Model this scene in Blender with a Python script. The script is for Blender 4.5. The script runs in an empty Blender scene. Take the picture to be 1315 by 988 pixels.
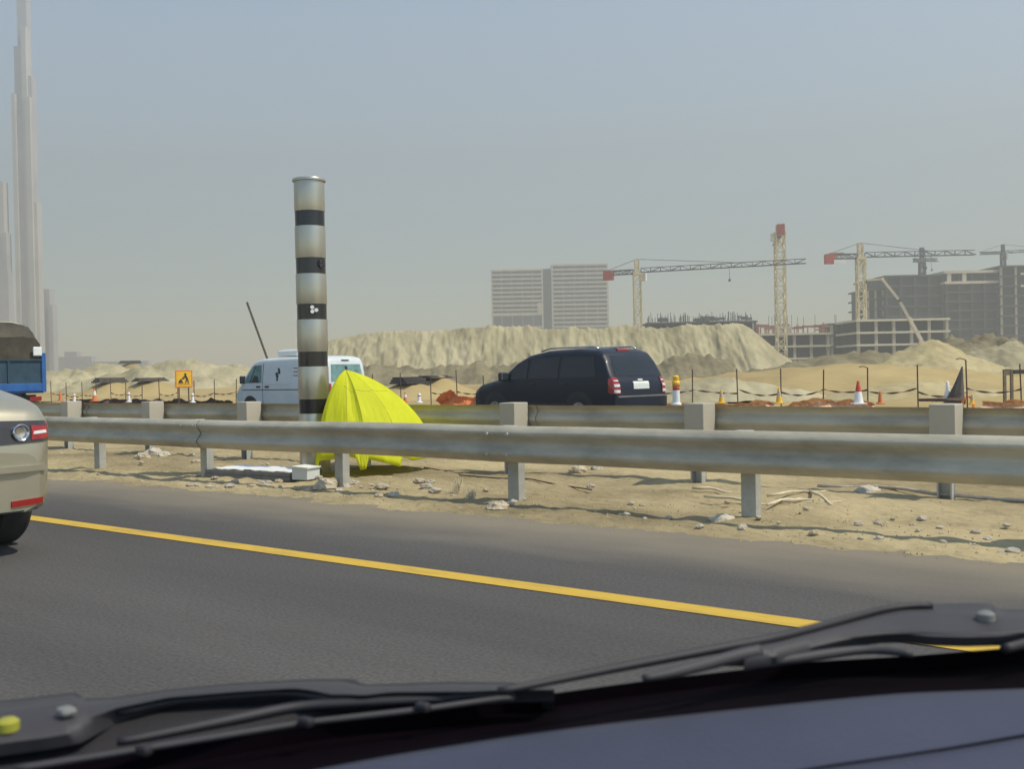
import bpy, math, random
from mathutils import Vector, Matrix, noise
from mathutils.bvhtree import BVHTree
random.seed(7)
S = bpy.context.scene
COL = S.collection
R = math.radians

# ------------------------------------------------------------------ camera
F, CX, CY, HOR, ROLL, EYE = 1350.0, 657.5, 494.0, 477.0, 0.02, 1.15
PITCH = math.atan((CY - HOR) / F)
cam = bpy.data.objects.new('camera', bpy.data.cameras.new('camera'))
COL.objects.link(cam)
S.camera = cam
cam.data.sensor_width = 36.0
cam.data.lens = 36.0 * F / 1315.0
cam.data.dof.use_dof = True; cam.data.dof.focus_distance = 14.0; cam.data.dof.aperture_fstop = 8.5
cam.data.clip_start, cam.data.clip_end = 0.05, 6000
CROT = Matrix.Rotation(R(90) - PITCH, 3, 'X') @ Matrix.Rotation(-ROLL, 3, 'Z')
cam.matrix_world = Matrix.Translation((0, 0, EYE)) @ CROT.to_4x4()

# ------------------------------------------------------------------ world and sun
SUN_EL, SUN_AZ = 56.0, 106.0          # azimuth clockwise from the view direction (+Y)
w = bpy.data.worlds.new('World'); S.world = w; w.use_nodes = True
nt = w.node_tree; nt.nodes.clear()
sky = nt.nodes.new('ShaderNodeTexSky'); sky.sky_type = 'NISHITA'; sky.sun_disc = False
sky.sun_elevation = R(SUN_EL); sky.sun_rotation = R(SUN_AZ)
sky.altitude = 0; sky.air_density = 1.4; sky.dust_density = 0.3; sky.ozone_density = 3.0
bg = nt.nodes.new('ShaderNodeBackground'); bg.inputs['Strength'].default_value = 0.135
ow = nt.nodes.new('ShaderNodeOutputWorld')
nt.links.new(sky.outputs[0], bg.inputs[0]); nt.links.new(bg.outputs[0], ow.inputs[0])
sd = bpy.data.lights.new('sun', 'SUN'); sd.energy = 4.4; sd.angle = R(0.9); sd.color = (1.0, 0.925, 0.76)
so = bpy.data.objects.new('sun', sd); COL.objects.link(so)
az, el = R(SUN_AZ), R(SUN_EL)
tosun = Vector((math.sin(az) * math.cos(el), math.cos(az) * math.cos(el), math.sin(el)))
so.rotation_euler = tosun.to_track_quat('Z', 'Y').to_euler()
S.view_settings.view_transform = 'Standard'; S.view_settings.look = 'None'
S.view_settings.gamma = 1.0; S.view_settings.use_curve_mapping = False
S.view_settings.exposure = 0.42
S.cycles.volume_bounces = 1
HAZE_DENSITY = 0.0014
HAZE_COLOR = (0.575, 0.60, 0.60, 1)

# ------------------------------------------------------------------ frames of reference
TH = math.atan(1737.0 / F)
DX, DY = -math.sin(TH), math.cos(TH)           # the way the traffic runs
NX, NY = math.cos(TH), math.sin(TH)            # across the road, away from us
HEAD = math.atan2(DY, DX)
D3 = Vector((DX, DY, 0)); N3 = Vector((NX, NY, 0))
def RP(t, l, z=0.0): return Vector((DX * t + NX * l, DY * t + NY * l, z))
def TL(p): return (p[0] * DX + p[1] * DY, p[0] * NX + p[1] * NY)
def ray(x, y): return CROT @ Vector(((x - CX) / F, -(y - CY) / F, -1.0))
def at(x, y, depth):
    r = ray(x, y); k = depth / r.y
    return Vector((r.x * k, depth, EYE + r.z * k))
def onz(x, y, z):
    r = ray(x, y); k = (z - EYE) / r.z
    return Vector((r.x * k, r.y * k, z))
def gx(x, depth): return (x - CX) / F * depth

# ------------------------------------------------------------------ materials
def mat(name, c, rough=0.8, metal=0.0, var=0.15, scale=6.0, bump=0.0, bscale=None, c2=None, stretch=None, alpha=None, trans=0.0, spec=0.5, coat=0.0, lo=0.35, hi=0.65):
    m = bpy.data.materials.new(name); m.use_nodes = True
    n = m.node_tree; b = n.nodes['Principled BSDF']
    b.inputs['Roughness'].default_value = rough; b.inputs['Metallic'].default_value = metal
    b.inputs['Specular IOR Level'].default_value = spec
    b.inputs['Coat Weight'].default_value = coat; b.inputs['Coat Roughness'].default_value = 0.08
    tc = n.nodes.new('ShaderNodeTexCoord'); mp = n.nodes.new('ShaderNodeMapping')
    n.links.new(tc.outputs['Object'], mp.inputs[0])
    if stretch: mp.inputs['Scale'].default_value = stretch
    nz = n.nodes.new('ShaderNodeTexNoise'); nz.inputs['Scale'].default_value = scale; nz.inputs['Detail'].default_value = 8
    nz.inputs['Roughness'].default_value = 0.65
    n.links.new(mp.outputs[0], nz.inputs['Vector'])
    cr = n.nodes.new('ShaderNodeValToRGB')
    cr.color_ramp.elements[0].position = lo; cr.color_ramp.elements[1].position = hi
    d = c2 if c2 else tuple(min(1, x * (1 + var)) for x in c)
    a = c if c2 else tuple(x * (1 - var) for x in c)
    cr.color_ramp.elements[0].color = (*a, 1); cr.color_ramp.elements[1].color = (*d, 1)
    n.links.new(nz.outputs['Fac'], cr.inputs[0]); n.links.new(cr.outputs[0], b.inputs['Base Color'])
    if bump:
        bp = n.nodes.new('ShaderNodeBump'); bp.inputs['Strength'].default_value = bump; bp.inputs['Distance'].default_value = 0.05
        nb = n.nodes.new('ShaderNodeTexNoise'); nb.inputs['Scale'].default_value = bscale or scale * 4; nb.inputs['Detail'].default_value = 6
        n.links.new(mp.outputs[0], nb.inputs['Vector']); n.links.new(nb.outputs['Fac'], bp.inputs['Height'])
        n.links.new(bp.outputs[0], b.inputs['Normal'])
    if trans:
        t = n.nodes.new('ShaderNodeBsdfTranslucent'); n.links.new(cr.outputs[0], t.inputs[0])
        mx = n.nodes.new('ShaderNodeMixShader'); mx.inputs[0].default_value = trans
        n.links.new(b.outputs[0], mx.inputs[1]); n.links.new(t.outputs[0], mx.inputs[2])
        n.links.new(mx.outputs[0], n.nodes['Material Output'].inputs[0])
    return m

M = {}
M['sand'] = mat('sand', (0.34, 0.265, 0.135), 0.95, var=0.3, scale=1.6, bump=0.9, bscale=14, c2=(0.52, 0.425, 0.235), spec=0.1)
M['verge'] = mat('verge_sand', (0.22, 0.175, 0.10), 0.95, scale=0.55, bump=0.9, bscale=14, c2=(0.43, 0.35, 0.20), spec=0.1, stretch=(0.5, 1, 1), lo=.36, hi=.60)
M['sandfar'] = mat('sand_far', (0.32, 0.24, 0.115), 0.95, scale=0.12, bump=0.4, bscale=1.2, c2=(0.43, 0.33, 0.155), spec=0.1)
M['heap'] = mat('heap_sand', (0.25, 0.22, 0.135), 0.95, scale=0.30, bump=1.0, bscale=1.6, c2=(0.45, 0.395, 0.25), spec=0.1, stretch=(1.6, 0.6, 0.6))
M['heapsmooth'] = mat('heap_sand_loose', (0.34, 0.28, 0.145), 0.95, scale=0.7, bump=0.8, bscale=3, c2=(0.46, 0.385, 0.22), spec=0.1)
M['soil'] = mat('dark_soil', (0.15, 0.13, 0.08), 0.95, scale=0.4, bump=0.9, bscale=2, c2=(0.27, 0.23, 0.14), spec=0.1)
M['stone'] = mat('stone', (0.45, 0.38, 0.27), 0.9, scale=9, bump=0.4, var=0.2)
M['palestone'] = mat('pale_stone', (0.48, 0.43, 0.34), 0.9, scale=9, bump=0.4, var=0.15)
M['galv'] = mat('galvanised_steel', (0.27, 0.245, 0.18), 0.62, 0.25, scale=2.6, c2=(0.52, 0.475, 0.365), stretch=(0.5, 1.2, 1.2), bump=0.12, bscale=9, lo=.25, hi=.6)
M['galvdull'] = mat('dull_galvanised_steel', (0.36, 0.36, 0.32), 0.6, 0.35, scale=5, c2=(0.50, 0.49, 0.44))
M['camsteel'] = mat('satin_steel', (0.47, 0.44, 0.36), 0.33, 0.8, scale=2.0, var=0.07, stretch=(1, 1, 0.15), bump=0.02)
M['blackglass'] = mat('black_band_glass', (0.018, 0.017, 0.019), 0.18, var=0.1)
M['black'] = mat('black_plastic', (0.02, 0.02, 0.022), 0.5, var=0.2)
M['rubber'] = mat('tyre_rubber', (0.022, 0.021, 0.021), 0.8, var=0.25, scale=10)
M['yellowpaint'] = mat('yellow_road_paint', (0.34, 0.235, 0.055), 0.7, scale=3.5, c2=(0.56, 0.355, 0.035), lo=0.28, hi=0.50, stretch=(0.5, 2, 1), bump=0.2)
M['tent'] = mat('yellow_fabric', (0.78, 0.80, 0.015), 0.7, var=0.06, scale=3, trans=0.42, bump=0.4, bscale=3.5, stretch=(1, 1, .5))
M['tentseam'] = mat('yellow_seam', (0.42, 0.40, 0.02), 0.8, var=0.1)
M['silver'] = mat('champagne_silver_paint', (0.40, 0.365, 0.27), 0.36, 0.55, var=0.03, coat=0.6)
M['vanwhite'] = mat('van_white_paint', (0.60, 0.64, 0.64), 0.4, var=0.05, scale=2, coat=0.3)
M['white'] = mat('white_plastic', (0.78, 0.78, 0.76), 0.5, var=0.06)
M['navy'] = mat('dark_blue_paint', (0.008, 0.012, 0.024), 0.4, 0.0, var=0.15, coat=0.1, scale=2, spec=0.3)
M['darkglass'] = mat('dark_tinted_glass', (0.010, 0.014, 0.018), 0.18, var=0.2, scale=2)
M['greenglass'] = mat('green_tinted_glass', (0.15, 0.27, 0.26), 0.12, var=0.3, scale=3)
M['redlens'] = mat('red_lens', (0.30, 0.012, 0.010), 0.2, var=0.1, coat=0.5)
M['clearlens'] = mat('clear_lens', (0.65, 0.63, 0.60), 0.15, var=0.1, coat=0.5)
M['darklens'] = mat('smoked_lens', (0.035, 0.028, 0.028), 0.12, var=0.2, coat=0.6)
M['plate'] = mat('number_plate', (0.70, 0.72, 0.66), 0.5, var=0.08, scale=20)
M['chrome'] = mat('chrome', (0.6, 0.6, 0.6), 0.2, 1.0, var=0.05)
M['rim'] = mat('alloy_rim', (0.30, 0.29, 0.28), 0.4, 0.8, var=0.1)
M['truckblue'] = mat('truck_blue_paint', (0.018, 0.105, 0.32), 0.5, var=0.2, scale=3)
M['truckdark'] = mat('truck_dark_teal', (0.018, 0.055, 0.085), 0.6, var=0.25, scale=3)
M['tarp'] = mat('olive_tarpaulin', (0.025, 0.024, 0.015), 0.8, scale=1.6, c2=(0.075, 0.062, 0.036), bump=0.5, bscale=4)
M['orange'] = mat('orange_plastic', (0.66, 0.19, 0.05), 0.6, var=0.2)
M['netting'] = mat('orange_netting', (0.78, 0.46, 0.25), 0.8, var=0.35, scale=7)
M['redpaint'] = mat('red_paint', (0.55, 0.07, 0.04), 0.6, var=0.2)
M['conegold'] = mat('amber_plastic', (0.85, 0.48, 0.03), 0.5, var=0.1)
M['signyellow'] = mat('sign_yellow', (0.85, 0.48, 0.02), 0.5, var=0.05)
M['wood'] = mat('grey_timber', (0.20, 0.16, 0.11), 0.85, var=0.3, scale=4)
M['darkwood'] = mat('dark_timber', (0.075, 0.065, 0.055), 0.85, var=0.3, scale=2)
M['dryreed'] = mat('dry_stalk', (0.60, 0.52, 0.36), 0.85, var=0.15)
M['rust'] = mat('rusty_post', (0.085, 0.055, 0.04), 0.8, var=0.3)
M['tape'] = mat('dark_tape', (0.09, 0.04, 0.035), 0.7, var=0.4, scale=3)
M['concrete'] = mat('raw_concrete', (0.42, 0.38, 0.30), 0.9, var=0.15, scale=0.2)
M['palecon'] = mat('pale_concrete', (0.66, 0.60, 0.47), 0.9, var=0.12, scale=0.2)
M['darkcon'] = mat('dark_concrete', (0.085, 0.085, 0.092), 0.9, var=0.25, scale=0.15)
M['shadecore'] = mat('dark_paint_and_shade', (0.03, 0.032, 0.04), 0.8, var=0.3, scale=0.3)  # dark tone paints interior shade; also plain dark paint on the van
M['bluecore'] = mat('grey_blue_shade_fill', (0.035, 0.043, 0.058), 0.6, var=0.3, scale=0.2)  # bluish dark tone paints the shade between floor slabs
M['formred'] = mat('red_formwork', (0.34, 0.15, 0.10), 0.8, var=0.3, scale=0.5)
M['craneyellow'] = mat('cream_crane_paint', (0.62, 0.54, 0.33), 0.7, var=0.12)
M['cranedark'] = mat('dark_crane_paint', (0.09, 0.10, 0.11), 0.7, var=0.15)
M['cranered'] = mat('crane_red', (0.42, 0.07, 0.05), 0.7, var=0.15)
M['towergrey'] = mat('hazy_tower_grey', (0.45, 0.425, 0.445), 0.8, var=0.15, scale=0.05)  # tone set near the sky's, so part of the haze is painted in
M['towerpale'] = mat('hazy_tower_pale', (0.55, 0.515, 0.47), 0.8, var=0.1, scale=0.05)  # paler tower tone, also coloured toward the hazy sky
M['dash'] = mat('dashboard_vinyl', (0.034, 0.037, 0.066), 0.55, var=0.12, scale=3, bump=0.12, bscale=240)  # base colour darkened in place of the missing roof's shade
M['frit'] = mat('black_border', (0.003, 0.0015, 0.003), 0.9, var=0.1, spec=0.03)
M['cowl'] = mat('grey_cowl_plastic', (0.016, 0.014, 0.016), 0.75, var=0.15, scale=6, bump=0.1, bscale=120)
M['panelgrey'] = mat('panel_grey', (0.19, 0.19, 0.18), 0.8, var=0.2)
M['wiper'] = mat('wiper_black', (0.016, 0.014, 0.017), 0.6, var=0.15)
M['wipergrey'] = mat('wiper_grey', (0.038, 0.035, 0.038), 0.65, var=0.15)
M['lime'] = mat('lime_yellow', (0.30, 0.29, 0.03), 0.6, var=0.05)

# ------------------------------------------------------------------ mesh helper
class MB:
    def __init__(s): s.v = []; s.f = []; s.m = []
    def add(s, vs, fs, mi=0):
        o = len(s.v); s.v += [tuple(p) for p in vs]
        for f in fs: s.f.append(tuple(i + o for i in f)); s.m.append(mi)
        return s
    def box(s, c, sz, rz=0.0, mi=0, rot=None):
        hx, hy, hz = sz[0] / 2, sz[1] / 2, sz[2] / 2
        m = rot if rot is not None else Matrix.Rotation(rz, 3, 'Z')
        vs = [Vector(c) + m @ Vector((a * hx, b * hy, d * hz)) for d in (-1, 1) for b in (-1, 1) for a in (-1, 1)]
        return s.add(vs, [(0, 2, 3, 1), (4, 5, 7, 6), (0, 1, 5, 4), (2, 6, 7, 3), (0, 4, 6, 2), (1, 3, 7, 5)], mi)
    def bar(s, a, b, wd, ht=None, mi=0):
        a, b = Vector(a), Vector(b); ht = ht or wd
        q = (b - a).to_track_quat('X', 'Z').to_matrix()
        return s.box((a + b) / 2, ((b - a).length, wd, ht), mi=mi, rot=q)
    def tube(s, pts, rad, seg=8, mi=0, cap=True):
        pts = [Vector(p) for p in pts]; n = len(pts)
        rr = rad if isinstance(rad, (list, tuple)) else [rad] * n
        vs = []
        for i, p in enumerate(pts):
            t = (pts[min(i + 1, n - 1)] - pts[max(i - 1, 0)]).normalized()
            q = t.to_track_quat('Z', 'Y').to_matrix()
            for k in range(seg):
                a = 2 * math.pi * k / seg
                vs.append(p + q @ Vector((math.cos(a) * rr[i], math.sin(a) * rr[i], 0)))
        fs = [(i * seg + k, i * seg + (k + 1) % seg, (i + 1) * seg + (k + 1) % seg, (i + 1) * seg + k) for i in range(n - 1) for k in range(seg)]
        if cap: fs += [tuple(range(seg - 1, -1, -1)), tuple((n - 1) * seg + k for k in range(seg))]
        return s.add(vs, fs, mi)
    def lathe(s, prof, seg=32, c=(0, 0, 0), axis='Z', mi=0):
        vs = []
        for r_, z in prof:
            for k in range(seg):
                a = 2 * math.pi * k / seg
                p = (r_ * math.cos(a), r_ * math.sin(a), z) if axis == 'Z' else (r_ * math.cos(a), z, r_ * math.sin(a))
                vs.append((p[0] + c[0], p[1] + c[1], p[2] + c[2]))
        n = len(prof)
        fs = [(i * seg + k, i * seg + (k + 1) % seg, (i + 1) * seg + (k + 1) % seg, (i + 1) * seg + k) for i in range(n - 1) for k in range(seg)]
        fs += [tuple(range(seg - 1, -1, -1)), tuple((n - 1) * seg + k for k in range(seg))]
        return s.add(vs, fs, mi)
    def grid(s, rows, mi=0, closed=False):
        nu = len(rows[0]); vs = [p for r_ in rows for p in r_]
        fs = []
        for i in range(len(rows) - 1):
            for k in range(nu if closed else nu - 1):
                k2 = (k + 1) % nu
                fs.append((i * nu + k, i * nu + k2, (i + 1) * nu + k2, (i + 1) * nu + k))
        return s.add(vs, fs, mi)
    def prism(s, poly, depthvec, mi=0):
        n = len(poly); dv = Vector(depthvec)
        vs = [Vector(p) for p in poly] + [Vector(p) + dv for p in poly]
        fs = [tuple(range(n)), tuple(range(2 * n - 1, n - 1, -1))] + [(k, k + n, (k + 1) % n + n, (k + 1) % n) for k in range(n)]
        return s.add(vs, fs, mi)
    def build(s, name, m, parent=None, smooth=False, loc=None, rz=None, bevel=0.0, angle=None):
        me = bpy.data.meshes.new(name); me.from_pydata(s.v, [], s.f); me.validate()
        for x in (m if isinstance(m, (list, tuple)) else [m]): me.materials.append(x)
        if len(me.polygons) == len(s.m): me.polygons.foreach_set('material_index', s.m)
        if smooth:
            me.polygons.foreach_set('use_smooth', [True] * len(me.polygons))
            if angle: me.set_sharp_from_angle(angle=R(angle))
        me.update()
        o = bpy.data.objects.new(name, me); COL.objects.link(o)
        if parent is not None: o.parent = parent
        if loc is not None: o.location = loc
        if rz is not None: o.rotation_euler = (0, 0, rz)
        if bevel:
            b = o.modifiers.new('bevel', 'BEVEL'); b.width = bevel; b.segments = 2; b.limit_method = 'ANGLE'
        return o

def tag(o, label, cat, group=None, kind=None):
    o['label'] = label; o['category'] = cat
    if group: o['group'] = group
    if kind: o['kind'] = kind
    return o
def thing(name, label, cat, loc=(0, 0, 0), rz=0.0, group=None):
    o = bpy.data.objects.new(name, None); COL.objects.link(o)
    o.empty_display_size = 0.2; o.location = loc; o.rotation_euler = (0, 0, rz)
    return tag(o, label, cat, group)
def struct(o): o['kind'] = 'structure'; return o
def kids(o): return [c for c in bpy.data.objects if c.parent is o]
def copy_tree(o, parent=None):
    c = o.copy(); COL.objects.link(c)
    if parent is not None: c.parent = parent
    for ch in kids(o): copy_tree(ch, c)
    return c
def fbm(x, y, z=0.0, o=4): return noise.fractal(Vector((x, y, z)), 1.0, 2.0, o)
def lerp(a, b, t): return a + (b - a) * t
def interp(xs, x):
    if x <= xs[0][0]: return xs[0][1]
    for (a, b), (c, d) in zip(xs, xs[1:]):
        if x <= c: return b + (d - b) * (x - a) / (c - a)
    return xs[-1][1]
def sstep(a, b, x):
    t = max(0, min(1, (x - a) / (b - a))); return t * t * (3 - 2 * t)

# ------------------------------------------------------------------ ground, roads
def ground_z(x, y):
    t, l = TL((x, y))
    z = -0.10 - 0.26 * sstep(9.4, 11.0, l)
    if l > 29:
        k = sstep(29, 36, l)
        z += k * (0.36 + 0.22 * fbm(x * 0.09, y * 0.09, 3) + 0.07 * fbm(x * 0.6, y * 0.6, 5)) * (1 if l < 300 else max(0, 1 - (l - 300) / 300))
        z += k * 0.25 * sstep(40, 90, l)
    return z
def axis_coords():
    out = [0.0]; st = 0.8
    while out[-1] < 1400:
        out.append(out[-1] + st); st = max(0.8, out[-1] * 0.022)
    return [-a for a in out[:0:-1]] + out
xs = axis_coords(); ys = [a for a in xs if a > -60] 
mb = MB(); mb.grid([[(x, y, ground_z(x, y)) for x in xs] for y in ys])
struct(mb.build('ground', M['sandfar'], smooth=True))

def asphalt(name, edge, side, dust=0.6, width=0.9):
    m = mat(name, (0.069, 0.065, 0.061), 0.86, scale=0.7, c2=(0.094, 0.088, 0.082), bump=0.25, bscale=120, stretch=(0.12, 1, 1), spec=0.25)
    n = m.node_tree; b = n.nodes['Principled BSDF']; cr = b.inputs['Base Color'].links[0].from_node
    tc = n.nodes.new('ShaderNodeTexCoord'); sx = n.nodes.new('ShaderNodeSeparateXYZ'); n.links.new(tc.outputs['Object'], sx.inputs[0])
    mr = n.nodes.new('ShaderNodeMapRange'); mr.inputs['From Min'].default_value = edge - side * width; mr.inputs['From Max'].default_value = edge
    n.links.new(sx.outputs['Y'], mr.inputs['Value'])
    nz = n.nodes.new('ShaderNodeTexNoise'); nz.inputs['Scale'].default_value = 2.2; nz.inputs['Detail'].default_value = 9
    mp = n.nodes.new('ShaderNodeMapping'); mp.inputs['Scale'].default_value = (0.35, 1, 1)
    n.links.new(tc.outputs['Object'], mp.inputs[0]); n.links.new(mp.outputs[0], nz.inputs['Vector'])
    mu = n.nodes.new('ShaderNodeMath'); mu.operation = 'MULTIPLY_ADD'; mu.inputs[1].default_value = 1.0; 
    n.links.new(nz.outputs['Fac'], mu.inputs[0])
    ad = n.nodes.new('ShaderNodeMath'); ad.operation = 'MULTIPLY_ADD'; ad.inputs[1].default_value = 2.0; ad.inputs[2].default_value = -1.0
    n.links.new(mr.outputs[0], ad.inputs[0]); mu.inputs[2].default_value = -0.5
    su = n.nodes.new('ShaderNodeMath'); su.operation = 'ADD'; su.use_clamp = True
    n.links.new(mu.outputs[0], su.inputs[0]); n.links.new(ad.outputs[0], su.inputs[1])
    s2 = n.nodes.new('ShaderNodeMath'); s2.operation = 'MULTIPLY'; s2.inputs[1].default_value = dust; n.links.new(su.outputs[0], s2.inputs[0])
    # fine aggregate
    ng = n.nodes.new('ShaderNodeTexNoise'); ng.inputs['Scale'].default_value = 55; ng.inputs['Detail'].default_value = 4
    n.links.new(tc.outputs['Object'], ng.inputs['Vector'])
    gm = n.nodes.new('ShaderNodeMapRange'); gm.inputs['From Min'].default_value = 0.3; gm.inputs['From Max'].default_value = 0.7
    gm.inputs['To Min'].default_value = 0.75; gm.inputs['To Max'].default_value = 1.25; n.links.new(ng.outputs['Fac'], gm.inputs['Value'])
    vm = n.nodes.new('ShaderNodeVectorMath'); vm.operation = 'SCALE'; n.links.new(cr.outputs[0], vm.inputs[0]); n.links.new(gm.outputs[0], vm.inputs['Scale'])
    mx = n.nodes.new('ShaderNodeMix'); mx.data_type = 'RGBA'
    n.links.new(s2.outputs[0], mx.inputs['Factor']); n.links.new(vm.outputs[0], mx.inputs['A']); mx.inputs['B'].default_value = (0.24, 0.205, 0.15, 1)
    n.links.new(mx.outputs['Result'], b.inputs['Base Color'])
    return m
FAR_Z = -0.24
def strip(t0, t1, l0, l1, z, nt_=60, nl=2):
    # local x = along travel, local y = -lateral
    mb = MB(); mb.grid([[(lerp(t0, t1, i / nt_), -lerp(l0, l1, k / nl), z) for k in range(nl + 1)] for i in range(nt_ + 1)]); return mb
struct(strip(-60, 400, -15, 6.75, 0.0).build('road', asphalt('asphalt_near', -6.25, -1, 0.85, 2.2), rz=HEAD))
struct(strip(-60, 400, 11.2, 28.8, FAR_Z).build('far_road', asphalt('asphalt_far', -28.8, -1, 0.8, 3.0), rz=HEAD))
struct(strip(-60, 400, 4.375, 4.53, 0.004).build('road_marking', M['yellowpaint'], rz=HEAD))
for l in (0.75, -2.95):
    mb = MB()
    for k in range(-3, 30): mb.grid([[(k * 12.0 + a + 1.5, -l - b, 0.004) for b in (0, .13)] for a in (0, 3.0)])
    struct(mb.build('lane_marking', M['white'], rz=HEAD))

# sandy verge between and beside the barriers
def verge_z(t, l):
    z = -0.05 + 0.085 * sstep(5.85, 6.95, l) + 0.03 * sstep(7.2, 8.2, l) - 0.34 * sstep(10.2, 11.4, l)
    z += 0.022 * fbm(t * 0.9, l * 1.4, 1) + 0.020 * fbm(t * 3.1, l * 3.1, 2) + 0.013 * fbm(t * 8, l * 8, 4)
    z += 0.05 * max(0, fbm(t * 0.35, l * 0.7, 8)) * sstep(7, 7.6, l)
    return z
mb = MB(); rows = []
t = -4.0
while t < 70:
    rows.append([(t, -(5.6 + 6.3 * k / 72), verge_z(t, 5.6 + 6.3 * k / 72)) for k in range(73)])
    t += 0.07 if t < 16 else 0.3
mb.grid(rows); struct(mb.build('sand_verge', M['verge'], rz=HEAD, smooth=True))
def verge_pt(x, y):
    p = onz(x, y, 0.03); t, l = TL(p); z = verge_z(t, l); p = onz(x, y, z); return p

# ------------------------------------------------------------------ haze
HT = 306.0
hz = MB().box((0, 690, (HT - 1.6) / 2), (2900, 1580, HT + 1.6))
hm = bpy.data.materials.new('haze'); hm.use_nodes = True; hn = hm.node_tree
hn.nodes.remove(hn.nodes['Principled BSDF'])
pv = hn.nodes.new('ShaderNodeVolumePrincipled'); pv.inputs['Color'].default_value = HAZE_COLOR
pv.inputs['Density'].default_value = HAZE_DENSITY; pv.inputs['Anisotropy'].default_value = 0.25
hn.links.new(pv.outputs[0], hn.nodes['Material Output'].inputs['Volume'])
ho = hz.build('haze', hm); ho['kind'] = 'stuff'

# ------------------------------------------------------------------ guardrails
def wprofile():
    # (offset towards traffic, height) of a W-beam, 0.31 m tall
    return [(0.0, 0.155), (0.014, 0.152), (0.056, 0.108), (0.060, 0.097), (0.059, 0.083), (0.048, 0.068), (0.014, 0.030), (0.008, 0.014),
            (0.008, -0.006), (0.018, -0.020), (0.058, -0.062), (0.063, -0.075), (0.061, -0.092), (0.050, -0.108), (0.012, -0.150), (0.0, -0.155)]
def guardrail(label, lat, t0, sp, k0, k1, ztop, face, blockout_near):
    root = thing('guardrail', label, 'guardrail', RP(t0, lat, 0), HEAD)
    zc = ztop - 0.155
    # face: +1 the beam bulges towards us (local +y), -1 away
    rseg = 2 * sp; k = k0; j = 0
    while k < k1:
        xa, xb = k * sp - 0.17, (k + 2) * sp + 0.17
        mb = MB(); rows = []
        nn = 14
        for i in range(nn + 1):
            x = lerp(xa, xb, i / nn)
            e = 0.007 * ((j % 2) * 2 - 1)
            sag = 0.010 * fbm(x * 0.35 + lat, lat, 9) ; bow = 0.018 * fbm(x * 0.22, lat * 3, 12)
            pr = wprofile()
            out = [(x, face * (0.09 + o_ + e + bow), zc + h + sag) for o_, h in pr]
            inn = [(x, face * (0.09 + o_ + e + bow - 0.0045), zc + h + sag) for o_, h in reversed(pr)]
            rows.append(out + inn)
        mb.grid(rows, closed=True)
        n_ = len(rows[0])
        mb.add(rows[0], [tuple(range(n_))]); mb.add(rows[-1], [tuple(range(n_ - 1, -1, -1))])
        o = mb.build('rail', M['galv'], root, smooth=True, angle=50)
        if k <= 9:
            for ddx in (0.06, 0.28):
                for zz in (0.085, -0.085):
                    MB().tube([(xa + ddx, face * 0.145, zc + zz), (xa + ddx, face * 0.168, zc + zz)], 0.014, 8).build('bolt', M['galvdull'], o)
        k += 2; j += 1
    for k in range(k0, k1 + 1):
        tl = (t0 + k * sp, lat)
        gz = verge_z(*tl) - 0.12
        lean = 0.02 * fbm(k * 3.3, lat, 2)
        x = k * sp
        # C-channel post
        y0 = -0.06 * face
        mb = MB()
        top = ztop - (0.20 if blockout_near else 0.02)
        for (cx_, cy_, sx, sy) in ((0, 0, 0.105, 0.012), (-0.052, -face * 0.04, 0.012, 0.09), (0.052, -face * 0.04, 0.012, 0.09)):
            pts = [(cx_ + x + lean * f_, cy_ + y0, z_) for f_, z_ in ((0, gz), (1, top))]
            mb.bar(pts[0], pts[1], sy, sx)
        p = mb.build('post', M['galvdull'], root)
        if not blockout_near: MB().box((x + lean * 0.8, face * 0.02, zc), (0.12, 0.13, 0.30)).build('blockout', M['galvdull'], root, bevel=0.006)
        if blockout_near:   # wide packer block seen from behind the beam
            mb = MB().box((x + lean, -face * 0.045, ztop - 0.135), (0.20, 0.24, 0.34))
            mb.build('spacer_block', M['concrete'], root, bevel=0.008)
    return root
guardrail('near galvanised steel guardrail beam running along the roadside in front of the speed camera', 7.10, 5.57, 2.19, -4, 26, 0.69, 1, False)
guardrail('second galvanised guardrail behind the speed camera, showing its back and square spacer blocks', 8.80, 6.79, 2.19, -4, 26, 0.785, -1, True)

# ------------------------------------------------------------------ speed camera pole
PC = at(405, 600, 11.75); PC.z = 0
sc = thing('speed_camera', 'tall round silver speed camera column with five black glass bands beside the yellow shelter', 'speed camera', (PC.x, PC.y, 0.0))
def zc_(y): return at(400, y, 11.75).z
r0 = 0.168
bands = [(272, 291.5), (332, 352.5), (391, 411), (452, 471), (512.5, 531)]
edges = [(zc_(b), zc_(a)) for a, b in bands]
ztop = zc_(234)
segs = []; zlo = -0.2
for a, b in reversed(edges): segs.append((zlo, a)); zlo = b
segs.append((zlo, ztop))
for a, b in segs:
    MB().lathe([(r0, a), (r0, a + .004), (r0 + .001, a + .008), (r0 + .001, b - .008), (r0, b - .004), (r0, b)], 56).build('column_section', M['camsteel'], sc, smooth=True, angle=40)
bo = []
for a, b in edges:
    bo.append(MB().lathe([(r0 - .005, a - .001), (r0 - .004, b + .001)], 56).build('glass_band', M['blackglass'], sc, smooth=True, angle=40))
MB().lathe([(r0 + .004, ztop), (r0 + .016, ztop + .004), (r0 + .018, ztop + .022), (r0 + .012, ztop + .032), (r0 * .6, ztop + .045), (0.01, ztop + .05)], 56).build('top_cap', M['camsteel'], sc, smooth=True, angle=40)
tocam = Vector((-PC.x, -PC.y, 0)).normalized(); sidev = Vector((tocam.y * -1, tocam.x, 0))
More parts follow.
